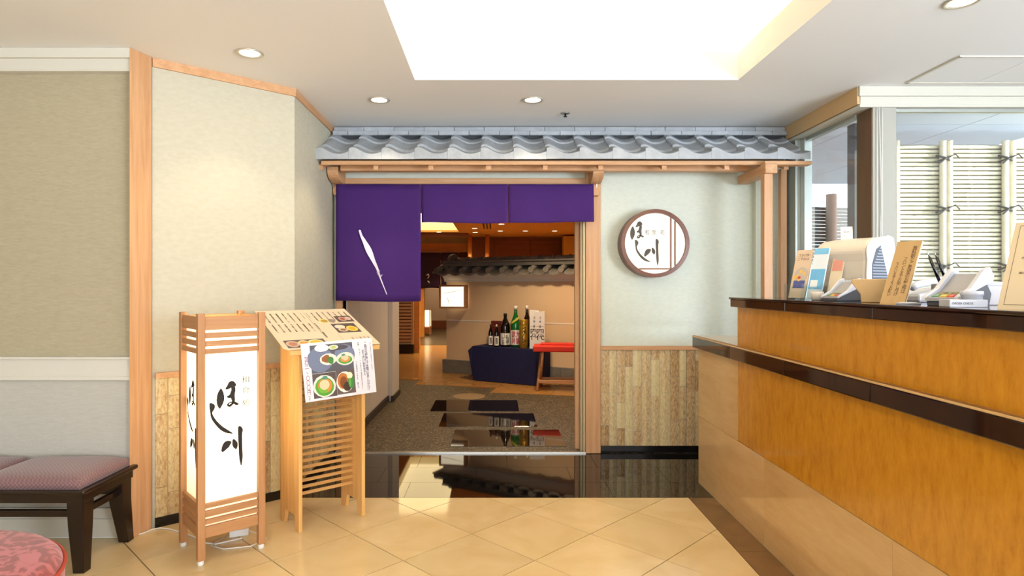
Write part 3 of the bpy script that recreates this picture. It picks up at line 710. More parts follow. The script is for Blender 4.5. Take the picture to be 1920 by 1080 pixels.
# laminated menu sheet lying on the sloping top
Mx = Matrix.Translation((MF.x, MF.y, 0)) @ Matrix.Rotation(MA, 4, 'Z')
th_ = math.atan(sl_)
sheet = thing('menu_sheet', 'large cream printed menu sheet lying on top of the wooden stand', 'menu', Mx @ Vector((-.085, -.034, .925 + sl_ * -.034 + .0205)), MA)
SW, SD = .53, .435 / math.cos(th_)
Ms = frame((0, 0, 0), (1, 0, 0), (0, math.cos(th_), math.sin(th_)))
rc = .02
outl = [(rc, 0), (SW, 0), (SW, SD), (0, SD), (0, rc)]
b_ = MB().prism(outl, 0, .0025, M=Ms); b_.build('sheet', mat('cream_print_paper', '#e6d3b4', .25), sheet)
Mt = Ms @ Matrix.Translation((0, 0, .0026))
tx = MB(); ln = MB()
def photo(mbs, u0, v0, u1, v1, M, blobs, base='5a4a44'):
    mbs.setdefault(base, MB()).quad((u0, v0, .0003), (u1, v0, .0003), (u1, v1, .0003), (u0, v1, .0003), M=M)
    for k, (u, v, ru, rv, c_) in enumerate(blobs):
        ellipse(mbs.setdefault(c_, MB()), u0 + u * (u1 - u0), v0 + v * (v1 - v0), ru * (u1 - u0), rv * (v1 - v0), M, off=.0005 + .00015 * k, n=14, wob=.12 if ru < .12 else .02)
mbs = {}
photo(mbs, .025, .015, .24, .10, Mt, [(.17, .5, .16, .4, 'c9a98e'), (.17, .5, .10, .25, 'b5755a'), (.45, .5, .15, .4, 'd9c8a0'), (.45, .5, .1, .25, 'd0902e'), (.75, .5, .2, .42, 'e8d9a8'), (.75, .5, .15, .3, 'd8b52a')])
photo(mbs, .305, .275, .405, .345, Mt, [(.3, .5, .3, .4, 'd8c37a'), (.3, .5, .2, .25, 'a8853a'), (.75, .5, .2, .35, '8a7a70')], 'd9c3a0')
photo(mbs, .415, .29, .515, .37, Mt, [(.4, .5, .25, .35, 'b58a78'), (.4, .5, .15, .2, '96503c'), (.75, .55, .18, .3, 'c7a89a')], '4d3f3b')
photo(mbs, .355, .155, .495, .27, Mt, [(.28, .65, .22, .22, 'd9cdb8'), (.3, .3, .2, .2, 'c8b096'), (.3, .3, .12, .12, '8a5a3a'), (.72, .4, .24, .3, 'e3c048'), (.72, .4, .14, .18, 'd09a20')], '4d3f3b')
for c_, m_ in mbs.items(): m_.build('dish_photo', e(c_), sheet)
rows_t = ['刺身盛合せ', '天麩羅御膳', '季節の煮物', '焼魚定食', '茶碗蒸し', '鰻重', '寿司御膳', '旬菜小鉢', '豚の角煮', '和牛すき鍋', '釜めし', '甘味']
for k in range(15):
    u = .03 + k * .0335
    for v1, lnv in ((.43, .12), (.29, .10), (.18, .07)):
        if u > .29 and .13 < v1 < .4: continue
        if u < .25 and v1 < .2: continue
        put_text(tx, rows_t[(k * 5 + int(v1 * 100)) % 12], Mt, u, v1 - lnv, u + .009, v1, True)
for k in range(5):
    u = .40 + k * .024
    put_text(tx, rows_t[k], Mt, u, .03, u + .008, .095, True)
tx.build('lettering', mat('brown_print', '#55403a', .6), sheet)
ln.box((.26, .10, 0), (.261, .43, .0003), M=Mt); ln.box((.345, .01, 0), (.346, .15, .0003), M=Mt)
ln.build('ruled_line', mat('brown_print', '#55403a', .6), sheet)

# flyer hanging from the front rail
Mfm = Mx
Minv = Mx.inverted()
e1m = Vector((math.cos(MA), math.sin(MA)))
base2 = MF + Vector((-math.sin(MA), math.cos(MA))) * -.036
cor = [onplane(px, py, base2, e1m) for px, py in ((573, 755), (709, 737), (697, 633), (563, 645))]     # BL BR TR TL in (s,z)
fly = thing('food_flyer', 'white flyer with four food photos taped to the front of the menu stand', 'flyer', Mx @ Vector((0, -.036, 0)), MA)
Of = Vector((cor[3][0], 0, cor[3][1])); U_ = Vector((cor[2][0] - cor[3][0], 0, cor[2][1] - cor[3][1])); V_ = Vector((cor[0][0] - cor[3][0], 0, cor[0][1] - cor[3][1]))
fw_, fh_ = U_.length, V_.length
Un = U_.normalized(); Vn = -V_.normalized(); Wn = Vector((0, -1, 0))
Mfl = Matrix(((Un.x, Vn.x, 0, Of.x), (0, 0, -1, 0), (Un.z, Vn.z, 0, Of.z), (0, 0, 0, 1))) @ Matrix.Translation((0, -fh_, 0))
MB().prism([(0, 0), (fw_, 0), (fw_, fh_), (0, fh_)], 0, .0012, M=Mfl).build('sheet', mat('white_print_paper', '#eceaf2', .35), fly)
Mp = Mfl @ Matrix.Translation((0, 0, .0013)); S = lambda u, v: (u * fw_, v * fh_)
mbs = {}
def ph(u0, v0, u1, v1, bl, base): photo(mbs, u0 * fw_, v0 * fh_, u1 * fw_, v1 * fh_, Mp, bl, base)
ph(.115, .47, .70, .955, [(.22, .48, .30, .46, '6d7894'), (.80, .55, .25, .40, '737e9a'), (.60, .85, .3, .1, '4a4650'), (.27, .88, .17, .13, 'f2f2f0'), (.54, .87, .11, .09, 'e6e8d8'), (.54, .87, .07, .055, 'b9c46a'),
                          (.40, .46, .20, .21, 'efe9dc'), (.36, .48, .11, .14, '8d5a30'), (.46, .42, .07, .14, '3f7a3c'), (.47, .58, .05, .05, 'e9e3cf'), (.80, .42, .22, .24, 'e9e3d4'), (.80, .38, .17, .15, '4f9a3c'), (.80, .40, .12, .11, 'd98a4a'), (.80, .45, .09, .09, 'efc9a4'), (.76, .56, .05, .04, '4c8a74')], '55565f')
ph(.115, .04, .435, .465, [(.48, .46, .49, .46, 'e6e4dc'), (.48, .44, .40, .38, '4e9a34'), (.50, .48, .31, .30, 'd2823e'), (.42, .38, .2, .2, '6fae3e'), (.48, .52, .21, .21, 'f0cfa6'), (.52, .80, .12, .08, '4c8a74')], '54494a')
ph(.437, .05, .70, .475, [(.45, .5, .46, .44, 'f0eee8'), (.35, .55, .30, .34, 'b9702e'), (.38, .48, .2, .26, '7a4520'), (.55, .3, .22, .2, '3a2a22'), (.78, .52, .17, .33, '3c7f3e'), (.72, .75, .16, .14, 'eee6c4'), (.72, .46, .06, .18, '5fa24c')], '5c5150')
for c_, m_ in mbs.items(): m_.build('dish_photo', e(c_), fly)
tx = MB(); tp = MB()
for s_, u, v0, v1, wd_ in (('お食事処の御膳のご案内', .945, .42, .93, .024), ('・魚の唐揚げ磯辺あんかけ', .875, .05, .94, .036), ('彩り揚げ野菜添え', .835, .33, .80, .028), ('小鉢', .775, .88, .95, .028), ('昼食 一品付き御飯味噌汁', .775, .08, .82, .028), ('一日限定二十食 税込', .73, .12, .60, .018)):
    put_text(tx, s_, Mp, u * fw_, v0 * fh_, (u + wd_) * fw_, v1 * fh_, True)
put_text(tp, '定価一、〇〇〇円', Mp, .035 * fw_, .12 * fh_, .078 * fw_, .78 * fh_, True)
put_text(tp, 'です', Mp, .04 * fw_, .02 * fh_, .07 * fw_, .10 * fh_, True)
tx.build('lettering', mat('purple_grey_print', '#57506c', .6), fly); tp.build('price', mat('rose_print', '#a8687a', .6), fly, label='pink printed price')

# ------------------------------------------------------------------ round wall sign
sg = thing('round_sign', 'round back-lit wall sign with a brown rim and black brush lettering', 'sign', (1.1655, FY, 1.561))
rs = .249; sy = -.14
rim = MB(); n_ = 64
prof = [(rs, -.002), (rs, sy), (rs - .026, sy - .004), (rs - .028, sy + .012), (rs - .03, -.002)]
vs = [(r * math.cos(2 * math.pi * i / n_), y, r * math.sin(2 * math.pi * i / n_)) for r, y in prof for i in range(n_)]
rim.add(vs, [(k * n_ + i, k * n_ + (i + 1) % n_, (k + 1) * n_ + (i + 1) % n_, (k + 1) * n_ + i) for k in range(len(prof) - 1) for i in range(n_)], False)
o = rim.build('rim', mat('brown_rim_wood', '#6d4436', .4), sg); o.data.polygons.foreach_set('use_smooth', [True] * len(o.data.polygons))
md = o.modifiers.new('edge', 'EDGE_SPLIT'); md.split_angle = R(35)
MB().prism([((rs - .029) * math.cos(2 * math.pi * i / n_), (rs - .029) * math.sin(2 * math.pi * i / n_)) for i in range(n_)], sy + .014, sy + .02, 'y').build('glowing_face', emit('sign_glow', (1, .93, .78), .80, '#b5ae9f'), sg)
kk = 4.46 / F
def sx_(px): return (px - CX) * kk - 1.1655
def sz_(py): return H - (py - CY) * kk - 1.561
def bar(mb, x=None, z=None):
    r_ = rs - .03
    if x is not None: q = math.sqrt(r_ * r_ - x * x); mb.box((x - .005, sy + .002, -q), (x + .005, sy + .014, q))
    else: q = math.sqrt(r_ * r_ - z * z); mb.box((-q, sy + .004, z - .005), (q, sy + .014, z + .005))
    return mb
for x in (1258.4, 1266.3): bar(MB(), x=sx_(x)).build('lattice_bar', mat('brown_bar', '#7c4a2c', .45), sg)
bar(MB(), z=sz_(504)).build('lattice_bar', _M['brown_bar'], sg)
BB = {'ho': ((406.5, 447, 716, 766), (1182.5, 1208, 416, 449)), 'shi': ((393, 436, 755, 813), (1191.5, 1219.5, 449, 491)), 'kawa': ((415, 454, 799, 873), (1208.5, 1235.5, 448, 498))}
def cv(g, x, y):
    (a0, a1, b0, b1), (c0, c1, d0, d1) = BB[g]
    return sx_(c0 + (x - a0) / (a1 - a0) * (c1 - c0)), sz_(d0 + (y - b0) / (b1 - b0) * (d1 - d0))
Mg = Matrix(((1, 0, 0, 0), (0, 0, -1, sy + .0135), (0, 1, 0, 0), (0, 0, 0, 1)))
mb = logo(Mg, cv, .0031)
for ch, x in (('和', 1214), ('食', 1227), ('処', 1243)): put_text(mb, ch, Mg, sx_(x - 4), sz_(440), sx_(x + 4), sz_(430), bold=0)
mb.build('lettering', mat('grey_ink', '#4a4440', .7), sg)
# ------------------------------------------------------------------ reception counter
INLAY = mottled('amber_burl_veneer', [(.25, '#935c10'), (.42, '#b07517'), (.58, '#bf8420'), (.8, '#cb922d')], (16, 16, 5), 1.6, .25, False, .5, .35, 0, 10.0)
CMAR = mottled('honey_marble', [(.25, '#b08a58'), (.5, '#c29d6b'), (.75, '#ceac7c')], (3, 1.2, 6), 1.4, .08, True, .55, 0, 0, 6.0)
DBROWN = mat('dark_brown_stone', '#24130d', .06, spec=.6, noise=.35, nscale=14)
rc_ = thing('reception_counter', 'long reception counter with amber veneer panels and dark stone ledges', 'counter', (CXF, 3.89, 0))
L0 = .5 - 3.89; LU = 3.262 - 3.89
ycut = [0, -.95, -1.90, -2.85, L0]
for a, b2 in zip(ycut, ycut[1:]):
    MB().box((0, b2 + .0006, 0), (.03, a - .0006, .424)).build('marble_slab', CMAR, rc_)
MB().box((0, LU + .001, .4255), (.03, 0, .856)).build('marble_slab', CMAR, rc_)
MB().box((.03, -.03, 0), (.62, 0, .856)).build('end_slab', CMAR, rc_)
MB().box((.002, L0, .4255), (.03, LU - .001, .857)).build('lower_panel', INLAY, rc_)
MB().box((.03, L0, .02), (.62, -.03, .856)).build('carcass', mat('carcass', '#4a3018', .7), rc_)
y = .03
while y > L0 + .02:
    y2 = max(y - .62, L0); MB().box((-.03, y2 + .0005, .857), (.03, y - .0005, .924)).build('ledge_stone', DBROWN, rc_, .004); y = y2
MB().box((-.032, L0, .924), (.62, .032, .932)).build('ledge_top', CMAR, rc_, .002)
MB().box((-.026, L0, .9325), (-.018, .03, .936)).build('inlay_line', mat('brass_line', '#b98a4a', .3, metal=.8), rc_)
MB().box((0, L0, .932), (.5, LU, 1.136)).build('upper_panel', INLAY, rc_)
y = LU + .03
while y > L0 + .02:
    y2 = max(y - .62, L0); MB().box((-.028, y2 + .0005, 1.138), (.60, y - .0005, 1.178)).build('top_stone', DBROWN, rc_, .003); y = y2
MB().box((-.034, L0, 1.178), (.60, LU + .036, 1.189)).build('top_edge', DBROWN, rc_, .003)
CT = 1.189

# ------------------------------------------------------------------ things on the counter
def ctop(px, X, z=CT): return Vector((X, X * F / (px - CX), z))
ACR = glass('clear_acrylic', (.92, .95, .96, 1), .02)
IVORY = mat('ivory_plastic', '#cfc4b4', .4); PALEP = mat('pale_plastic', '#c3c4cb', .35); GREYP = mat('grey_plastic', '#8b8b8f', .4); DGREY = mat('dark_grey_plastic', '#4e4f55', .45)
PRT = mat('brown_print', '#55403a', .6)

def tilted(name, label, cat, loc, rz, w_, h_, tilt, m, th=.004, round_=False):
    """upright card leaning back by tilt; local x = width, faces local -y. returns (thing, plane matrix)"""
    t = thing(name, label, cat, loc, rz)
    M = Matrix.Rotation(-tilt, 4, 'X') @ Matrix(((1, 0, 0, -w_ / 2), (0, 0, -1, 0), (0, 1, 0, 0), (0, 0, 0, 1)))
    MB().prism([(0, 0), (w_, 0), (w_, h_), (0, h_)], -th, 0, M=M).build('card', m, t)
    return t, M

# leaflet rack
lr_ = thing('leaflet_holder', 'clear acrylic holder at the far end of the counter filled with leaflets', 'leaflet holder', ctop(1508, 1.39), R(-58))
k_ = 2.66 / F
MB().box((-.085, -.02, 0), (.085, .06, .004)).box((-.085, -.022, .004), (.085, -.019, .06)).box((-.086, -.02, .004), (-.083, .05, .07)).box((.083, -.02, .004), (.086, .05, .07)).box((-.002, -.02, .004), (.002, .05, .07)).build('tray', ACR, lr_)
def leaflet(x0, x1, y, h_, tilt, base, build):
    M = Matrix.Translation((x0, y, .006)) @ Matrix.Rotation(-tilt, 4, 'X') @ Matrix(((1, 0, 0, 0), (0, 0, -1, 0), (0, 1, 0, 0), (0, 0, 0, 1)))
    w_ = x1 - x0
    o = MB().prism([(0, 0), (w_, 0), (w_, h_), (0, h_)], -.006, 0, M=M).build('leaflet', mat('leaflet_' + base, '#' + base, .4), lr_)
    mm = {}; build(mm, M, w_, h_)
    for c_, m_ in mm.items(): m_.build('print', e(c_), o)
def l1(mm, M, w_, h_):
    a = mm.setdefault('6a4a3a', MB()); put_text(a, 'ご宿泊の皆様へ', M, w_ * .14, h_ * .86, w_ * .9, h_ * .92); put_text(a, 'ご予約は', M, w_ * .14, h_ * .78, w_ * .85, h_ * .84)
    ellipse(mm.setdefault('b0a49a', MB()), w_ * .55, h_ * .48, w_ * .42, h_ * .16, M)
    for u, v in ((.3, .45), (.5, .55), (.7, .5), (.45, .38), (.15, .42)): ellipse(mm.setdefault('e0b24e', MB()), w_ * u, h_ * v, w_ * .09, h_ * .035, M, .0007)
    ellipse(mm.setdefault('b4402e', MB()), w_ * .45, h_ * .42, w_ * .1, h_ * .03, M, .0009)
    mm.setdefault('2b3a7a', MB()).quad((w_ * .15, h_ * .2, .0006), (w_ * .85, h_ * .2, .0006), (w_ * .85, h_ * .36, .0006), (w_ * .15, h_ * .36, .0006), M=M)
def l2(mm, M, w_, h_):
    a = mm.setdefault('5fa8d8', MB()); a.quad((0, h_ * .18, .0006), (w_, h_ * .18, .0006), (w_, h_ * .58, .0006), (0, h_ * .58, .0006), M=M); mm.setdefault('6ab0dc', MB()).quad((0, h_ * .88, .0006), (w_, h_ * .88, .0006), (w_, h_, .0006), (0, h_, .0006), M=M)
    mm.setdefault('f0f2f4', MB()).quad((w_ * .1, h_ * .22, .0008), (w_ * .6, h_ * .22, .0008), (w_ * .6, h_ * .36, .0008), (w_ * .1, h_ * .36, .0008), M=M)
leaflet(-.080, -.002, .004, .232, R(18), 'cbb49a', l1); leaflet(.006, .072, .004, .236, R(18), 'dfe8ee', l2)
cj = thing('glass_jar', 'small clear round jar beside the leaflet holder', 'jar', ctop(1489, 1.42), 0)
MB().lathe([(.016, 0), (.018, .004), (.018, .02), (.014, .026)], 16).build('body', ACR, cj); MB().lathe([(.015, .026), (.015, .034), (.006, .036), (.006, .044), (.003, .046)], 16).build('lid', ACR, cj)
pk = thing('paper_cup', 'small frosted cup between the leaflets and the card reader', 'cup', ctop(1532, 1.375), 0)
MB().lathe([(.019, 0), (.023, .003), (.026, .036), (.024, .036), (.022, .006)], 20).build('body', mat('frosted_white', '#d2cbc2', .5), pk)
t, M = tilted('pink_pamphlet', 'narrow leaning pamphlet with a pink top behind the leaflets', 'pamphlet', ctop(1559, 1.49), R(-50), .05, .2, R(24), mat('cream_card', '#d8c6a4', .5))
MB().quad((.004, .14, .0006), (.046, .14, .0006), (.046, .195, .0006), (.004, .195, .0006), M=M).build('print', mat('coral_print', '#d8907c', .5), t)

# rounded office machine
mc = thing('counter_machine', 'bulky rounded ivory machine with a grey ribbed side vent on the counter', 'machine', ctop(1610, 1.66), R(14))
pf = [(-.10, 0), (-.115, .05), (-.105, .14)] + [(-.03 - .08 * math.cos(a), .17 + .055 * math.sin(a)) for a in [R(q) for q in range(0, 91, 10)]] + [(.05, .235), (.085, .228), (.13, .06), (.14, 0)]
# seen from the lobby the drum runs front-left to back-right
mc.rotation_euler = (0, 0, R(-60)); mc.scale = (1.05, 1.05, 1.2)
MB().prism([(y, z) for y, z in pf], -.13, .09, 'x').build('body', IVORY, mc, .012)
MB().prism([(.10, 0), (.15, 0), (.10, .235), (.052, .245), (-.0, .24), (.05, .228)], -.0, 0.0001, 'x') if False else None
shell = [(y * 1.02, z * 1.015) for y, z in pf]
MB().prism(shell, .09, .102, 'x').build('side_cover', mat('white_gloss_plastic', '#f0efee', .25), mc, .005)
gp = MB(); 
vent = [(-.088, .03), (-.085, .13), (-.055, .185), (-.02, .20), (.06, .03)]
MB().prism(vent, .1015, .103, 'x').build('vent_plate', mat('blue_grey_plastic', '#525863', .5), mc)
for k in range(15):
    z = .04 + k * .0105
    y0 = -.083 if z < .12 else -.083 + (z - .12) * .75; y1 = .055 - (z - .03) * .45
    gp.box((.103, y0, z), (.1055, y1, z + .0045))
gp.build('vent_rib', mat('pale_blue_plastic', '#8d95a1', .45), mc)
t, M = tilted('price_card', 'tiny white notice card standing on the rounded machine', 'card', ctop(1588, 1.66, CT + .2335 * 1.2), R(-18), .05, .062, R(10), mat('acrylic_white', '#e7dcd0', .4))
m_ = MB(); put_text(m_, '会計', M, .012, .03, .038, .042); put_text(m_, 'フロント', M, .008, .014, .042, .022); m_.build('lettering', PRT, t)

# two card readers
def reader(loc, rz, s_, label, accent):
    t = thing('card_reader', label, 'card reader', loc, rz); q = s_
    base = [(-.03 * q, 0), (.12 * q, 0), (.13 * q, .03 * q), (.105 * q, .062 * q), (-.03 * q, .012 * q)]
    MB().prism(base, -.032 * q, .032 * q, 'y').build('foot', DGREY, t, .003)
    top = [(-.035 * q, .013 * q), (-.03 * q, .024 * q), (.02 * q, .044 * q), (.075 * q, .090 * q), (.10 * q, .098 * q), (.118 * q, .075 * q), (.115 * q, .062 * q)]
    for sgn in (-1, 1):
        MB().prism(top, sgn * .038 * q - .006 * q, sgn * .038 * q + .006 * q, 'y').build('side_wall', PALEP, t, .003)
    MB().prism([(-.035 * q, .012 * q), (-.033 * q, .020 * q), (.022 * q, .032 * q), (.085 * q, .080 * q), (.10 * q, .082 * q), (.112 * q, .06 * q)], -.033 * q, .033 * q, 'y').build('body', GREYP, t)
    d = Vector((.055, 0, .012)).normalized()
    for i, (a, c_) in enumerate((('-', 'c8452c'), ('-', 'd8b13a'), ('-', '4f7f5a'))):
        y0 = (-.026 + i * .018) * q
        MB().prism([(-.024 * q, .0215 * q), (-.008 * q, .0252 * q), (-.008 * q, .0285 * q), (-.024 * q, .0245 * q)], y0, y0 + .013 * q, 'y').build('key', e(c_), t, label={'c8452c': 'red key', 'd8b13a': 'yellow key', '4f7f5a': 'green key'}[c_])
    kp = MB()
    for r_ in range(3):
        for i in range(3):
            x0 = (-.002 + r_ * .0085) * q; zz = (.0275 + r_ * .0022) * q; y0 = (-.026 + i * .018) * q
            kp.box((x0, y0, zz), (x0 + .006 * q, y0 + .013 * q, zz + .003 * q))
    kp.build('number_key', mat('khaki_key', '#a39a7c', .5), t)
    return t
reader(ctop(1566, 1.375), R(24), .95, 'pale card reader in a cradle before the rounded machine', 0)
reader(ctop(1776, 1.385), R(24), 1.22, 'larger grey card reader with two pens standing behind it', 1)
t = thing('acrylic_stand', 'small clear acrylic stand between the card reader and the beige dish', 'stand', ctop(1604, 1.50), R(-30))
MB().box((-.035, -.012, 0), (.035, .012, .003)).box((-.035, .0, .003), (.035, .003, .085)).build('body', ACR, t)
MB().box((-.030, -.003, .03), (.02, -.0005, .075)).build('card', mat('blue_card', '#9fb4cc', .5), t)
t = thing('beige_dish', 'beige flared dish on a small foot beside the kraft sign', 'dish', ctop(1636, 1.40), R(-35))
pfo = [(-.034, 0), (.034, 0), (.036, .03), (.06, .066), (.064, .072), (.064, .086), (-.064, .086), (-.064, .072), (-.06, .066), (-.036, .03)]
MB().prism(pfo, -.045, .045, 'y').build('body', mat('beige_wood', '#b5935f', .5), t, .003)
MB().box((-.058, -.04, .086), (.058, .04, .0865)).build('paper_lining', mat('paper_lining', '#e3d6bc', .7), t)

# kraft notice leaning on the counter
t, M = tilted('kraft_sign', 'slanted kraft brown notice with vertical lettering on the counter edge', 'sign', ctop(1672, 1.335), R(-60), .078, .245, R(28), mat('kraft_board', '#a98a5c', .6), .006)
m_ = MB()
for s_, u, v0, v1 in (('無料朝食ご希望のお客様は', .057, .04, .225), ('フロントまでお申し付け', .036, .03, .18), ('下さいますようお願い', .015, .03, .16)): put_text(m_, s_, M, u, v0, u + .012, v1, True, bold=.012)
m_.build('lettering', mat('dark_brown_print', '#4e3216', .6), t)
MB().prism([(0, 0), (.0785, 0), (.0785, .2455), (0, .2455)], -.009, -.006, M=M).build('backing', mat('white_foam', '#f2f0ec', .6), t)

t = thing('telephone', 'low white telephone behind the kraft notice', 'telephone', ctop(1722, 1.62), R(20))
MB().prism([(-.09, 0), (.09, 0), (.09, .055), (-.09, .03)], -.07, .07, 'y').build('body', PALEP, t, .008)
MB().tube([(-.09, -.04, .055), (-.06, -.04, .066), (0, -.04, .074), (.06, -.04, .082), (.09, -.04, .078)], .014, 10).build('handset', PALEP, t)
t = thing('pen_stand', 'grey pen holder behind the larger card reader', 'holder', ctop(1770, 1.52), 0)
MB().box((-.03, -.022, 0), (.03, .022, .068)).build('body', mat('holder_grey', '#8f9096', .4), t, .004)
for k, dx in enumerate((-.012, .012)):
    b0 = t.location + Vector((dx, 0, .069)); d = Vector((-.40, -.02, .92)).normalized()
    p = thing('pen', ('thinner left' if k == 0 else 'right') + ' one of two black pens in the grey holder', 'pen', b0, 0, 'pens in the grey holder')
    MB().cyl((0, 0, 0), d * .095, .0052, .0045, 10).build('barrel', mat('black_gloss', '#0b0b10', .12), p); MB().cyl(d * .095, d * .125, .003, .0008, 8).build('tip', STEEL, p)
t = thing('label_box', 'small white box with black lettering in front of the larger reader', 'box', ctop(1812, 1.345), R(-12))
MB().box((-.048, -.012, 0), (.048, .05, .022)).build('body', PALEP, t, .002)
m_ = MB(); put_text(m_, 'ORDER CHECK', Matrix(((1, 0, 0, 0), (0, 0, -1, -.0122), (0, 1, 0, 0), (0, 0, 0, 1))), -.042, .008, .012, .014); m_.build('lettering', INK, t)
t = thing('white_tin', 'round white lidded tin on top of the lettered box', 'tin', ctop(1822, 1.38, CT + .022), 0)
MB().lathe([(.026, 0), (.026, .012), (.028, .012), (.028, .022), (.026, .024)], 24).build('body', PALEP, t)
t = thing('card_tray', 'flat white tray holding papers beside the kraft notice', 'tray', ctop(1703, 1.35), R(10))
MB().box((-.03, -.02, 0), (.03, .02, .006)).build('body', PALEP, t, .001); MB().box((-.022, -.014, .006), (.02, .012, .008)).build('slip', mat('slip_paper', '#f4f2ec', .6), t)
t = thing('white_box', 'plain pale white carton beside the large framed notice', 'box', ctop(1870, 1.60), R(-20))
MB().box((-.05, -.03, 0), (.05, .03, .072)).build('body', mat('pale_carton', '#d4d0d4', .5), t, .003); MB().box((-.051, -.031, .060), (.051, .031, .073)).build('lid', PALEP, t, .002)
t, M = tilted('framed_notice', 'large cream notice with a ruled border at the frame edge of the counter', 'notice', ctop(1936, 1.37), R(-60), .15, .26, R(26), mat('cream_board', '#c6b495', .5), .006)
m_ = MB()
for a, b2, c_, d_ in ((.012, .013, .012, .25), (.137, .138, .012, .25), (.012, .138, .012, .0132), (.012, .138, .249, .25)): m_.box((a, c_, 0), (b2, d_, .0004), M=M)
for k, s_ in enumerate(('全館禁煙のお知らせ', 'お客様へのお願い', '喫煙はご遠慮下さい', 'ご協力をお願いします', '総支配人')): put_text(m_, s_, M, .03 + .01 * (k % 2), .19 - k * .022, .12, .198 - k * .022)
m_.build('lettering', PRT, t)

# ------------------------------------------------------------------ bench and ottoman
bn = thing('bench', 'dark wooden bench with mauve seat pads against the left wall', 'bench', (-2.28, 2.86, 0))
bx0, bx1, by0, by1 = -.50, .49, -.205, .17
for sx in (0, 1):
    for sy_ in (0, 1):
        x = bx1 - .005 if sx else bx0 + .005; y = by0 + .01 if not sy_ else by1 - .01
        ix = -1 if sx else 1; iy = 1 if not sy_ else -1
        vs = []
        for z, wd_, off in ((.33, .075, 0), (.2, .068, 0), (0, .048, .008)):
            X0 = x + ix * (-off); Y0 = y - iy * (off)
            vs += [(X0, Y0, z), (X0 + ix * wd_, Y0, z), (X0 + ix * wd_, Y0 + iy * wd_, z), (X0, Y0 + iy * wd_, z)]
        MB().add(vs, [(0, 1, 2, 3), (8, 9, 10, 11)] + [(k * 4 + i, k * 4 + (i + 1) % 4, k * 4 + 4 + (i + 1) % 4, k * 4 + 4 + i) for k in range(2) for i in range(4)]).build('leg', DARKW, bn, .003)
MB().box((bx0, by0 + .005, .305), (bx1, by1 - .005, .347)).build('apron', DARKW, bn, .003)
MB().box((bx0 - .018, by0 - .018, .345), (bx1 + .018, by1 + .012, .366)).build('seat_rim', DARKW, bn, .008)
for y in (by0 + .03, by1 - .05): MB().box((bx0 + .05, y, .235), (bx1 - .05, y + .022, .265)).build('stretcher', DARKW, bn, .003)
for x in (bx0 + .03, bx1 - .052): MB().box((x, by0 + .05, .235), (x + .022, by1 - .05, .265)).build('stretcher', DARKW, bn, .003)
def checker_fabric():
    m, nt, b = nt_of('mauve_woven_fabric'); v = coords(nt, (110, 110, 110)); ck = N(nt, 'ShaderNodeTexChecker', i_Scale=1.0); nt.links.new(v, ck.inputs[0])
    ck.inputs[1].default_value = C('#83615c'); ck.inputs[2].default_value = C('#6a4c53'); nt.links.new(ck.outputs[0], b.inputs['Base Color'])
    b.inputs['Roughness'].default_value = .8; b.inputs['Sheen Weight'].default_value = .3; bump(nt, b, ck.outputs[1], .2, .002); return m
MAUVE = checker_fabric()
for a, b2 in ((bx0 + .01, -.003), (.003, bx1 - .012)):
    nxs, nys = 14, 10; mb = MB(); vs = []; cx_, cy_ = (a + b2) / 2, (by0 + by1) / 2
    def pz(u, v): return .022 + .030 * (max(0, 1 - abs(u) ** 8) * max(0, 1 - abs(v) ** 8)) ** .5 + .008 * (1 - u * u) * (1 - v * v)
    ax, ay = (b2 - a) / 2, (by1 - by0) / 2
    for j in range(nys + 1):
        for i in range(nxs + 1):
            u = math.sin((i / nxs * 2 - 1) * math.pi / 2); v = math.sin((j / nys * 2 - 1) * math.pi / 2)
            vs.append((cx_ + ax * u, cy_ + ay * v, .366 + pz(u, v)))
    nn = nxs + 1
    fs = [(j * nn + i, j * nn + i + 1, (j + 1) * nn + i + 1, (j + 1) * nn + i) for j in range(nys) for i in range(nxs)]
    ring = [i for i in range(nn)] + [j * nn + nxs for j in range(1, nys + 1)] + [nys * nn + i for i in range(nxs - 1, -1, -1)] + [j * nn for j in range(nys - 1, 0, -1)]
    o_ = len(vs); vs += [(vs[i][0], vs[i][1], .366) for i in ring]
    fs += [(ring[k], ring[(k + 1) % len(ring)], o_ + (k + 1) % len(ring), o_ + k) for k in range(len(ring))] + [tuple(range(o_, o_ + len(ring)))]
    mb.add(vs, fs, True).build('seat_pad', MAUVE, bn)
ot = thing('ottoman', 'round red damask ottoman in the lower corner by the bench', 'ottoman', (-1.735, 1.72, 0))
def damask():
    m, nt, b = nt_of('red_damask'); v = coords(nt, (9, 9, 9)); n = N(nt, 'ShaderNodeTexNoise', i_Scale=1.3, i_Detail=2.0, i_Distortion=2.2); nt.links.new(v, n.inputs['Vector'])
    nt.links.new(ramp(nt, n.outputs['Fac'], [(.44, '#7e2118'), (.49, '#8c2c22'), (.52, '#a84b48'), (.62, '#b05456')]), b.inputs['Base Color'])
    b.inputs['Roughness'].default_value = .75; b.inputs['Sheen Weight'].default_value = .3; return m
rr = .43
MB().lathe([(rr - .03, .10), (rr - .012, .11), (rr, .16), (rr, .36), (rr - .006, .385), (rr - .022, .402), (rr - .05, .410), (.2, .418), (.02, .419)], 64).build('seat', damask(), ot)
MB().tube([((rr + .001) * math.cos(R(a)), (rr + .001) * math.sin(R(a)), .375) for a in range(0, 361, 6)], .006).build('piping', mat('red_piping', '#a83a24', .7), ot)
for a in (45, 135, 225, 315): MB().cyl((.33 * math.cos(R(a)), .33 * math.sin(R(a)), 0), (.33 * math.cos(R(a)), .33 * math.sin(R(a)), .11), .018, .028, 12).build('leg', DARKW, ot)

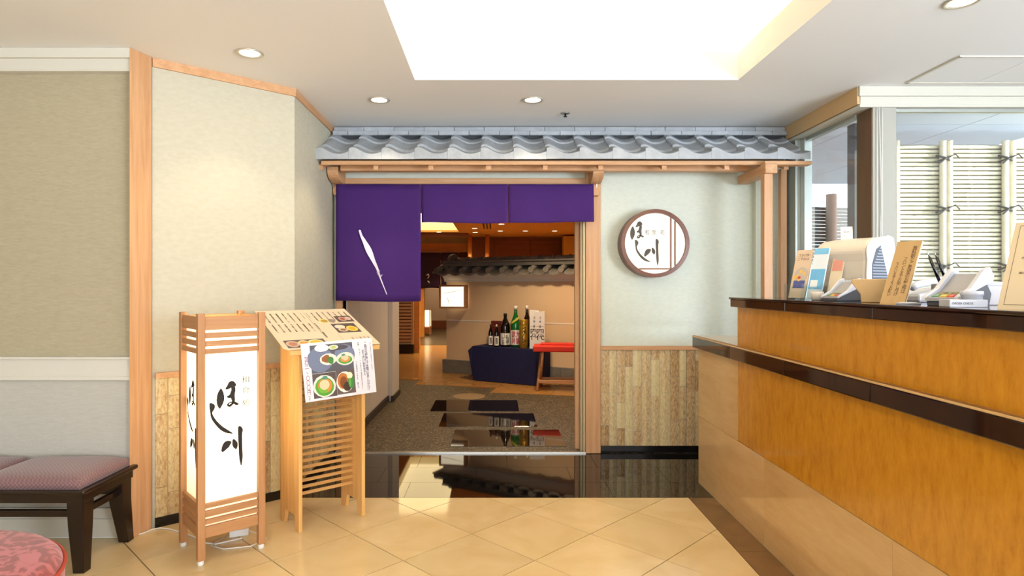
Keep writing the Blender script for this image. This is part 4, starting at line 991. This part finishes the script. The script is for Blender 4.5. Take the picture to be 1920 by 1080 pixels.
# ------------------------------------------------------------------ ceiling fittings of the lobby
def downlight(p, label, power, rad=.05, col=(1, .82, .58), group=None, em=6, spot=95):
    t = thing('downlight', label, 'ceiling light', p, 0, group)
    MB().lathe([(rad, .004), (rad * 1.32, .0), (rad * 1.36, -.004), (rad * 1.28, -.007), (rad, -.004), (rad, .004)], 28).build('trim_ring', mat('ring_metal', '#cfc7b8', .3, metal=.6), t)
    MB().lathe([(rad * .98, -.003), (rad * .5, -.0045), (.001, -.005)], 24).build('lens', emit('lens_%d' % em, col, em), t)
    if power: light('downlight_lamp', 'SPOT', (0, 0, -.02), power, col, size=.04, spot=spot, blend=.5, parent=t)
    return t
for px, py, lb_, pw in ((468, 99, 'recessed ceiling downlight over the floor lantern', 14), (711, 187, 'recessed ceiling downlight above the purple curtain', 26), (999, 187, 'recessed ceiling downlight before the canopy centre', 26), (1805, 2, 'recessed ceiling downlight above the reception counter', 40)):
    downlight(onz(px, py, CEIL), lb_, pw)
sp = thing('sprinkler_head', 'small metal sprinkler head in the ceiling by the canopy', 'sprinkler', onz(1060, 212, CEIL))
MB().lathe([(.032, 0), (.03, -.006), (.012, -.008)], 20).build('rosette', STEEL, sp); MB().lathe([(.006, -.008), (.006, -.022), (.013, -.023), (.013, -.026)], 12).build('deflector', mat('dark_metal', '#3b3a36', .4, metal=.7), sp)
ap = thing('access_panel', 'white framed double access panel in the ceiling above the counter', 'panel', (2.367, 3.12, CEIL))
fr_ = MB().box((0, 0, -.008), (1.2, .014, 0)).box((0, .406, -.008), (1.2, .42, 0)).box((0, 0, -.008), (.014, .42, 0)).box((1.186, 0, -.008), (1.2, .42, 0))
fr_.build('frame', WHITE, ap, .001)
for a, b2 in ((.016, .40), (.404, .79), (.794, 1.184)): MB().box((a, .016, -.004), (b2, .404, -.001)).build('leaf', CEILM, ap)

# ------------------------------------------------------------------ things inside the restaurant
WA = Vector((.870, -.494)); WN = Vector((-.494, -.870))
gw = thing('garden_wall', 'tan garden wall with a small grey tiled roof inside the restaurant', 'wall', (-.71, 8.86, 0), math.atan2(WA.y, WA.x))
GL = 2.75; PLI = .19                                           # local x along the wall, -y towards the doorway
TAN = mat('tan_clay_plaster', '#d3b48e', .8, bmp=.15, nscale=40)
MB().box((0, 0, PLI), (GL, .28, 1.31)).build('wall_body', TAN, gw)
x = -.05
while x < GL:
    x2 = min(x + .62, GL); MB().box((x + .001, -.035, 0), (x2 - .001, .31, PLI)).build('plinth_stone', mottled('grey_plinth', [(.3, '#5f5c54'), (.7, '#777268')], (6, 6, 6), 2, .6) if 'plinth' not in _M else _M['plinth'], gw, .004); x = x2
MB().box((0, -.004, .75), (GL, 0, .764)).build('white_line', mat('white_line', '#e6ddd0', .6), gw)
MB().prism([(-.012, 1.31), (-.012, 1.335), (-.07, 1.40), (-.085, 1.425), (.30, 1.425), (.29, 1.31)], -.03, GL, 'x').build('plaster_cove', mat('white_cove', '#d9d2c4', .7), gw)
GT = mottled('brown_grey_tile', [(.3, '#67625a'), (.6, '#7d776d'), (.8, '#8e887d')], (8, 8, 8), 2, .5)
sp_ = .215; pan_me = cap_me = rid_me = None
for k in range(13):
    x = -.06 + k * sp_
    if x + sp_ > GL + .1: break
    if pan_me is None:
        n = 9; P0 = []; P1 = []
        for i in range(n):
            t_ = i / (n - 1); dz = -.035 * math.sin(t_ * math.pi); P0.append((t_ * sp_, -.16, 1.455 + dz)); P1.append((t_ * sp_, .13, 1.56 + dz))
        B0 = [(a, b, c - .03) for a, b, c in P0]
        mb = MB().add(P0 + P1 + B0, [(i, i + 1, n + i + 1, n + i) for i in range(n - 1)] + [(2 * n + i, 2 * n + i + 1, i + 1, i) for i in range(n - 1)])
        o = mb.build('pan_tile', GT, gw); pan_me = o.data
        o2 = MB().cyl((0, -.172, 1.462), (0, .12, 1.57), .036, n=14).cyl((0, -.18, 1.462), (0, -.168, 1.462), .040, n=16, smooth=False).build('cap_tile', GT, gw); cap_me = o2.data
    else: o = link('pan_tile', pan_me, gw); o2 = link('cap_tile', cap_me, gw)
    o.location = (x, 0, 0); o2.location = (x, 0, 0)
MB().box((.0, -.10, 1.525), (GL, .36, 1.575)).build('ridge_course', GT, gw, .004); MB().box((.0, -.12, 1.576), (GL, .38, 1.60)).build('ridge_course', GT, gw, .003)
for k in range(12):
    x = .06 + k * .225
    if x + .225 > GL: break
    if rid_me is None:
        mb = MB().cyl((0, .14, 1.60), (.218, .14, 1.60), .062, .058, 16); mb.cyl((0, .14, 1.60), (.02, .14, 1.60), .07, .07, 16)
        o = mb.build('ridge_cap', GT, gw); rid_me = o.data
    else: o = link('ridge_cap', rid_me, gw)
    o.location = (x, 0, 0)
orn = [(-.04, 1.47), (-.04, 1.60)] + [(.14 - .13 * math.cos(R(a)) * 1.0, 1.60 + .115 * math.sin(R(a))) for a in range(0, 181, 15)] + [(.32, 1.60), (.32, 1.47)]
MB().prism(orn, .0, .06, 'x').build('end_ornament', GT, gw, .008)
MB().prism([(-.10, 1.455), (-.10, 1.50), (.0, 1.53), (.12, 1.555), (.28, 1.53), (.28, 1.455)], -.115, .0, 'x').build('end_tile', GT, gw, .012)
MB().prism([(-.15, 1.43), (-.15, 1.455), (.05, 1.475), (.2, 1.455), (.2, 1.43)], -.15, -.04, 'x').build('end_tile', GT, gw, .012)

Mw = gw.matrix_basis if False else (Matrix.Translation((-.71, 8.86, 0)) @ Matrix.Rotation(math.atan2(WA.y, WA.x), 4, 'Z'))
bl = thing('box_lamp', 'square glowing box lamp in a wooden frame on the garden wall corner', 'lamp', Mw @ Vector((.24, -.18, 1.1)), math.atan2(WA.y, WA.x) * .35)
for a, b2 in (((-.19, -.07, -.165), (.19, .10, -.138)), ((-.19, -.07, .138), (.19, .10, .165)), ((-.19, -.07, -.138), (-.163, .10, .138)), ((.163, -.07, -.138), (.19, .10, .138))): MB().box(a, b2).build('frame', LAMPX, bl, .003)
MB().box((-.163, -.05, -.138), (.163, .08, .138)).build('glowing_panel', emit('box_glow', (1, .86, .6), 1.6), bl)
m_ = MB(); Mq = Matrix(((1, 0, 0, 0), (0, 0, -1, -.0505), (0, 1, 0, 0), (0, 0, 0, 1)))
stroke(m_, [(-.155, .045, .002), (-.02, .062, .003), (.16, .10, .0015)], Mq); stroke(m_, [(-.07, -.02, .003), (-.055, -.08, .003), (-.04, -.13, .001)], Mq)
m_.build('brush_mark', mat('box_lamp_ink', '#7a6238', .7), bl)

# table with navy cloth
tb_o = Mw @ Vector((1.20, -.258, 0)); tb_r = math.atan2(WA.y, WA.x)
TBL = thing('display_table', 'low display table draped in a navy cloth before the garden wall', 'table', (tb_o.x, tb_o.y, 0), tb_r)
tw, tdp, tz = .46, .20, .455
MB().box((-tw + .02, -tdp + .02, tz - .03), (tw - .02, tdp - .02, tz - .004)).build('table_top', WDX, TBL)
for sx in (-1, 1):
    for s2 in (-1, 1): MB().box((sx * (tw - .06) - .02, s2 * (tdp - .06) - .02, 0), (sx * (tw - .06) + .02, s2 * (tdp - .06) + .02, tz - .03)).build('leg', WD, TBL)
NAVY = mat('navy_cotton', '#17183f', .8, noise=.15, nscale=60, spec=.3)
cth = tag(MB().build('x', NAVY) if False else thing('navy_tablecloth', 'navy blue cloth draped to the floor over the display table', 'tablecloth', (tb_o.x, tb_o.y, 0), tb_r), 'navy blue cloth draped to the floor over the display table', 'tablecloth')
ringp = []
def edge(n_=12):
    out = []
    P = [(-tw, -tdp), (tw, -tdp), (tw, tdp), (-tw, tdp)]
    for i in range(4):
        a, b2 = P[i], P[(i + 1) % 4]
        out += [(a[0] + (b2[0] - a[0]) * k / n_, a[1] + (b2[1] - a[1]) * k / n_) for k in range(n_)]
    return out
eg = edge(); vs = [(x, y, tz) for x, y in eg]
def hang(x, y, z, i, f):
    l = math.hypot(x, y); wv = .012 * math.sin(i * 1.7) * f; corner = (abs(x) / tw) ** 6 * (abs(y) / tdp) ** 6
    k = 1 + (.03 + wv) * f / l * .3; return (x * (1 - .03 * f) * k + 0, y * k, z)
lv = [(tz - .004, .01), (tz - .06, .25), (tz - .2, .6), (.006, 1)]
for z, f in lv: vs += [(hang(x * 1.02, y * 1.02, z, i, f)) for i, (x, y) in enumerate(eg)]
n_ = len(eg)
fs = [tuple(range(n_))] + [(k * n_ + i, k * n_ + (i + 1) % n_, (k + 1) * n_ + (i + 1) % n_, (k + 1) * n_ + i) for k in range(len(lv)) for i in range(n_)]
o = MB().add(vs, fs).build('cloth', NAVY, cth)
# pointed side drape at the left corner
MB().add([(-tw * 1.02, -tdp * 1.02, tz), (-tw - .07, -tdp - .02, tz - .06), (-tw * 1.0, -tdp - .02, .05), (-tw - .0, tdp, tz), (-tw - .05, tdp, tz - .06), (-tw, tdp, .05)], [(0, 1, 2), (3, 5, 4), (0, 3, 4, 1), (1, 4, 5, 2)]).build('side_drape', NAVY, cth)

Mtb = Matrix.Translation((tb_o.x, tb_o.y, 0)) @ Matrix.Rotation(tb_r, 4, 'Z')
def tpos(px, v):                                              # position on the table top at photo column px, v = table depth
    for s_ in range(200):
        u = -tw + s_ * 2 * tw / 200; p = Mtb @ Vector((u, v, tz))
        if CX + p.x * F / p.y >= px: return p + Vector((0, 0, .001))
    return p
def bottle(px, v, h_, r_, label, glass, cap_c, lab, words, neck=None, lab_h=.33, shape='tall'):
    p = tpos(px, v); t = thing('sake_bottle', label, 'bottle', p, 0)
    bh = h_ * (.56 if shape == 'tall' else .62)
    pr = [(r_ * .9, 0), (r_, .006), (r_, bh), (r_ * .93, bh + h_ * .05), (r_ * .66, bh + h_ * .14), (r_ * .38, bh + h_ * .23), (r_ * .31, h_ * .88), (r_ * .31, h_ * .95)]
    MB().lathe(pr, 20).build('glass', glass, t)
    MB().lathe([(r_ * .36, h_ * .91), (r_ * .36, h_), (r_ * .3, h_ + .004)], 16).build('cap', cap_c, t)
    if lab:
        mb = MB(); a0, a1 = R(200), R(340); zz0, zz1 = h_ * .06, h_ * (.06 + lab_h); nn = 12
        vs = [((r_ + .0012) * math.cos(a0 + (a1 - a0) * i / nn), (r_ + .0012) * math.sin(a0 + (a1 - a0) * i / nn), z) for z in (zz0, zz1) for i in range(nn + 1)]
        lo = mb.add(vs, [(i, i + 1, nn + 2 + i, nn + 1 + i) for i in range(nn)], True).build('label', lab, t)
        m2 = MB(); Mk = Matrix(((1, 0, 0, 0), (0, 0, -1, -r_ - .002), (0, 1, 0, 0), (0, 0, 0, 1)))
        for s_, u0, u1, c0, c1 in words[1]: put_text(m2, s_, Mk, u0 * r_, zz0 + c0 * (zz1 - zz0), u1 * r_, zz0 + c1 * (zz1 - zz0), len(s_) > 1)
        m2.build('print', words[0], lo)
    if neck: neck(t, r_, h_, bh)
    return t
DKG = mat('dark_bottle_glass', '#0d0806', .06, spec=.6); GRG = mat('green_bottle_glass', '#0c5a24', .06, spec=.6); BRG = mat('brown_bottle_glass', '#1c0d06', .06, spec=.6)
LABW = mat('label_paper', '#dcd6cc', .6); CAPD = mat('cap_dark', '#15100e', .4); CAPW = mat('cap_white', '#e3ddd2', .4); GOLD = mat('gold_foil', '#b58f35', .28, metal=.7)
REDP = mat('red_print', '#a3203a', .6)
sk = 7.2e-3
bottle(920, -.10, .285, .030, 'smaller dark bottle with a white label, leftmost on the navy table', DKG, CAPD, LABW, (INK, [('清酒', -.4, .4, .15, .85)]), lab_h=.42, shape='s')
bottle(930.5, -.13, .285, .032, 'small dark bottle with a white label, second on the navy table', DKG, CAPW, LABW, (INK, [('清酒', -.4, .4, .15, .85)]), lab_h=.42, shape='s')
t = thing('red_carton', 'dark red carton standing behind the two small bottles', 'carton', tpos(933, .12), tb_r)
MB().box((-.085, -.03, 0), (.085, .03, .32)).build('body', mat('maroon_card', '#5a1a18', .5), t, .002); MB().box((-.086, -.031, .25), (.086, .031, .255)).build('band', GOLD, t)
def medal(t, r_, h_, bh):
    m2 = MB(); ellipse(m2, 0, bh + h_ * .07, r_ * .45, r_ * .38, Matrix(((1, 0, 0, 0), (0, .3, -1, -r_ * 1.0 - bh * .3 - h_ * .02), (0, 1, 0, 0), (0, 0, 0, 1)))); o = m2.build('seal', GOLD, t); o.data.transform(Matrix.Translation((0, 0, 0)))
bottle(947.5, -.05, .43, .066, 'squat dark bottle with a white brush-lettered label on the navy table', DKG, CAPD, LABW, (INK, [('い', -.7, -.1, .5, .95), ('も', 0, .7, .4, .9), ('焼酎', -.7, -.2, .05, .45), ('芋', .1, .7, .05, .4)]), shape='s', lab_h=.35)
def sash(t, r_, h_, bh):
    mb = MB(); vs = []
    for i in range(9):
        a = R(215 + i * 13); z = bh + h_ * .0 + i * h_ * .018; rr_ = r_ * (1.02 - i * .012)
        vs += [(rr_ * math.cos(a), rr_ * math.sin(a), z), (rr_ * .94 * math.cos(a), rr_ * .94 * math.sin(a), z + h_ * .06)]
    mb.add(vs, [(2 * i, 2 * i + 2, 2 * i + 3, 2 * i + 1) for i in range(8)]).build('neck_label', mat('yellow_label', '#b9ae3a', .5), t)
bottle(966.5, -.04, .53, .066, 'green glass bottle with a red and white label on the navy table', GRG, CAPW, LABW, (REDP, [('飲', -.75, -.05, .5, .97), ('大', .05, .75, .5, .97), ('吟', -.75, -.05, .03, .48), ('醸', .05, .75, .03, .48)]), neck=sash, lab_h=.36)
bottle(988, .09, .53, .060, 'brown bottle standing behind the gold tube', BRG, CAPW, None, None)
t = thing('gold_tube', 'tall gold gift tube with black brush lettering on the navy table', 'tube', tpos(982, -.13), 0)
MB().lathe([(.055, 0), (.057, .003), (.057, .36), (.054, .363)], 24).build('body', GOLD, t); MB().lathe([(.0575, .30), (.0582, .303), (.0582, .362), (.055, .366)], 24).build('lid', GOLD, t)
m_ = MB(); Mk = Matrix(((1, 0, 0, 0), (0, 0, -1, -.0585), (0, 1, 0, 0), (0, 0, 0, 1)))
for s_ in ([(-.02, .25, .004), (.02, .27, .005)], [(-.025, .20, .003), (.0, .22, .006), (.03, .19, .003)], [(.02, .24, .005), (-.02, .13, .004), (.03, .10, .003)], [(-.02, .08, .005), (.02, .10, .004)], [(-.01, .05, .006), (.015, .04, .004)]): stroke(m_, s_, Mk)
m_.build('lettering', INK, t)
for k, (px, v, lb_) in enumerate(((1001.5, -.07, 'white gift carton with brush lettering beside the gold tube'), (1023, -.07, 'white gift carton with brush lettering at the right end of the bottles'))):
    t = thing('gift_carton', lb_, 'carton', tpos(px, v), R(-6), 'white gift cartons on the navy table')
    wq = .058; MB().box((-wq, -wq, 0), (wq, wq, .485 - .015 * k)).build('body', mat('white_carton', '#d6d3cd', .55), t, .002)
    m_ = MB(); Mk = Matrix(((1, 0, 0, 0), (0, 0, -1, -wq - .001), (0, 1, 0, 0), (0, 0, 0, 1)))
    put_text(m_, '十', Mk, -.045, .265, .045, .30); put_text(m_, '四', Mk, -.045, .185, .045, .25); put_text(m_, '代', Mk, -.055, .11, .055, .18); put_text(m_, 'さ', Mk, -.012, .375, .014, .41)
    m_.build('lettering', INK, t)
    m2 = MB(); ellipse(m2, 0, .345, .012, .013, Mk); m2.build('seal', mat('blue_seal', '#5f7ba8', .6), t)

# red folding stool
st = thing('folding_stool', 'folding wooden stool with a red cloth seat beside the navy table', 'stool', (.82, 7.38, 0), R(-7))
RED = mat('vermilion_cloth', '#c8280f', .7, noise=.05, nscale=40); sz = .535
MB().box((-.36, -.15, sz - .07), (.36, .15, sz)).build('seat', RED, st, .012); MB().box((-.28, -.02, sz), (.36, .155, sz + .018)).build('seat_cloth', RED, st, .006)
for yq in (-.13, .13):
    for sgn in (-1, 1):
        for xe in (-.30, .30): pass
for xe in (-.29, .29):
    MB().cyl((xe - .02, -.145, 0), (xe + .02, .12, sz - .07), .017, n=10).build('leg', LAMPW, st); MB().cyl((xe + .0, .145, 0), (xe + .045, -.12, sz - .07), .017, n=10).build('leg', LAMPW, st)
MB().box((-.30, -.135, .09), (.30, -.115, .13)).build('stretcher', LAMPX, st, .003); MB().box((-.29, .105, .10), (.30, .125, .13)).build('stretcher', LAMPX, st, .003)

# back of the restaurant
fn = thing('far_curtain', 'dark purple curtain with white mark at the back of the restaurant', 'curtain', (-1.5, 14.85, 0))
FN = mat('dark_purple_cotton', '#2d1233', .85)
for k, (a, b2) in enumerate(((785, 826), (827, 858))):
    cloth((a - CX) * 14.85 / F + 1.5, (b2 - CX) * 14.85 / F + 1.5, 2.06, 1.2 if k == 0 else 1.25, 20 + k, 12, 6).build('curtain_panel', FN, fn, solid=.005)
MB().cyl((-.40, .02, 2.06), (.62, .02, 2.06), .015).build('curtain_rod', WDX, fn)
m_ = MB(); q = 14.80 / F; Mq = Matrix(((1, 0, 0, 0), (0, 0, -1, -.035), (0, 1, 0, 0), (0, 0, 0, 1)))
def fq(x, y, wd_): return ((x - CX) * q + 1.5, H - (y - CY) * q, wd_ * q)
stroke(m_, [fq(800, 516, .8), fq(803, 514, .9), fq(804, 518, .7), fq(801.5, 522, .5)], Mq); stroke(m_, [fq(802, 527, 1.2), fq(804, 528.5, 1), fq(804.5, 531, .5)], Mq)
m_.build('brush_mark', mat('white_dye', '#e9e2f5', .8), fn)
fla = thing('paper_floor_lamp', 'low glowing square paper lamp on the restaurant floor far behind', 'lamp', (-1.79, 15.6, 0.004))
MB().box((-.13, -.13, .22), (.13, .13, .62)).build('paper_shade', emit('far_lamp_glow', (1, .75, .4), 2.2), fla); fb = MB()
for sx in (-1, 1):
    for s2 in (-1, 1): MB().box((sx * .135 - .012, s2 * .135 - .012, 0), (sx * .135 + .012, s2 * .135 + .012, .64)).build('post', LAMPW, fla)
MB().box((-.13, -.13, .04), (.13, .13, .20)).build('base_box', mottled('amber_base', [(.4, '#5a2a0c'), (.6, '#a8622a')], (20, 20, 20), 2, .5), fla)
scn = thing('slatted_screen', 'tall wooden slatted screen beside the passage wall', 'screen', (-1.68, 11.3, 0))
MB().box((-.17, -.03, .17), (-.14, .03, 1.9)).build('stile', WD, scn); MB().box((.13, -.03, .17), (.17, .03, 1.9)).build('stile', WD, scn)
MB().box((-.14, .01, .2), (.13, .02, 1.9)).build('backing', INT_W, scn); MB().box((-.17, -.02, 0), (.17, .2, .17)).build('base', DARKW, scn)
for k in range(28): MB().box((-.14, -.02, .22 + k * .06), (.13, .01, .26 + k * .06)).build('slat', WDX, scn)
struct(BOX('trim_23', (-1.515, 11.4, 0), (-1.415, 11.5, 1.9), wood('orange_wood', '#c98436', '#d59245')), 'orange wooden post beside the slatted screen')

WI = (1, .76, .49)
for k, (px, py, lb_) in enumerate(((823, 435, 'small restaurant ceiling downlight below the glowing recess'), (890, 428, 'upper one of two close downlights by the first orange post'), (891, 435.5, 'lower one of two close downlights by the first orange post'), (940, 420, 'restaurant downlight nearest to the purple curtain hem'), (938, 433, 'restaurant downlight above the middle of the garden wall'), (985, 433, 'restaurant downlight above the bottles'), (1040, 433, 'restaurant downlight above the white cartons'))):
    p = onz(px, py, CEIL); downlight(p, lb_, 170 if k in (0, 3, 5, 6) else 100, .055, WI, 'restaurant downlights', em=8, spot=120)
light('restaurant_fill', 'SPOT', (-1.35, 16.6, CEIL - .02), 110, (1, .80, .58), size=.1, spot=130)  # bare spot added to brighten the far wall
light('restaurant_fill', 'SPOT', (.35, 6.9, CEIL - .02), 240, WI, size=.1, spot=125)  # fill spots without fittings over the front of the restaurant
light('restaurant_fill', 'SPOT', (-.3, 5.5, CEIL - .02), 32, (1, .72, .42), size=.1, spot=125)
light('restaurant_fill', 'SPOT', (1.2, 6.0, CEIL - .02), 60, WI, size=.1, spot=125)

# ------------------------------------------------------------------ outside the windows
struct(MB().box((2.27, 3.74, -.05), (14, 16, -.01)).build('ground', mat('pale_paving', '#b9b4a8', .8)), 'pale paving outside')
SOF = mat('exterior_soffit', '#b8c4d4', .7)
sf = struct(MB().box((2.27, 3.73, 2.66), (5.0, 8.4, 2.72)).build('ceiling_exterior', mat('soffit_joint', '#6f7780', .8)), 'pale panelled soffit outside the windows')
for i in range(3):
    for j in range(3):
        MB().box((2.29 + i * .9, 3.75 + j * 1.55, 2.645), (2.282 + (i + 1) * .9, 3.742 + (j + 1) * 1.55, 2.66)).build('panel', SOF, sf)
BAM = mottled('dried_bamboo', [(.3, '#bfb493'), (.55, '#d2c8ab'), (.8, '#dfd8c2')], (3, 3, 3), 2, .5)
bf = thing('bamboo_fence', 'sunlit horizontal bamboo fence outside the reception window', 'fence', (3.2, 5.4, 0))
def bamboo(L, r_, vertical=False, seed=0):
    mb = MB(); n = 8; k = max(2, int(L / .3)); prof = []
    for i in range(k):
        z0 = L * i / k; prof += [(r_, z0 + .004), (r_, z0 + L / k - .012), (r_ * 1.12, z0 + L / k - .005), (r_ * .97, z0 + L / k)]
    M = Matrix.Identity(4) if vertical else Matrix.Rotation(R(90), 4, 'Y'); return mb.lathe(prof, n, M)
BOX('gap_shade_board', (0, .03, .05), (3.2, .045, 2.50), mat('gap_shade_dark', '#4a4232', .8), bf)  # dark sheet added so the gaps between poles look shaded
pm = None
for k in range(62):
    if pm is None: o = bamboo(3.2, .0168).build('bamboo_pole', BAM, bf); pm = o.data
    else: o = link('bamboo_pole', pm, bf)
    o.location = (random.uniform(0, .06), random.uniform(-.004, .004), .12 + k * .0386); o.rotation_euler = (random.uniform(0, 6), 0, 0)
vm = None
for px in (1680, 1767, 1779, 1884, 1897, 2006, 2018):
    x = (px - CX) * 5.36 / F - 3.2
    if vm is None: o = bamboo(2.52, .026, True).build('upright_pole', BAM, bf); vm = o.data
    else: o = link('upright_pole', vm, bf)
    o.location = (x, -.045, 0)
tmh = None
for px in (1773, 1890.5, 2012):
    x = (px - CX) * 5.33 / F - 3.2
    for z in (.45, .95, 1.42, 1.92, 2.36):
        if tmh is None:
            mb = MB()
            for sg_ in (-1, 1): mb.tube([(-.07, .0, -sg_ * .03), (0, -.036, 0), (.07, .0, sg_ * .03)], .009, 6)
            mb.tube([(0, -.04, 0), (.06, -.06, .03), (.09, -.07, -.01)], .006, 6); mb.tube([(0, -.04, 0), (-.05, -.06, -.03), (-.08, -.065, -.05)], .006, 6)
            o = mb.build('rope_tie', mat('dark_rope', '#3e3a30', .8), bf); tmh = o.data
        else: o = link('rope_tie', tmh, bf)
        o.location = (x, -.045, z)
df = thing('dark_fence', 'dark slatted fence with a round brown post seen through the side window', 'fence', (3.9, 9.0, 0), R(12))
DSL = mat('dark_slat', '#241f1a', .6)
for k in range(46): MB().box((-.6, 0, .05 + k * .052), (2.4, .02, .097 + k * .052)).build('slat', DSL, df)
for x in (.18, 1.13, 2.1): MB().cyl((x, -.08, 0), (x, -.08, 2.62), .075, n=16).build('post', mat('brown_log', '#523828', .7), df, label='round brown post')
tag(BOX('screen_post', (3.08, 5.25, -.01), (3.16, 5.36, 2.645), mat('black_post', '#33322f', .6)), 'tall dark square post outside beside the bamboo fence', 'post')
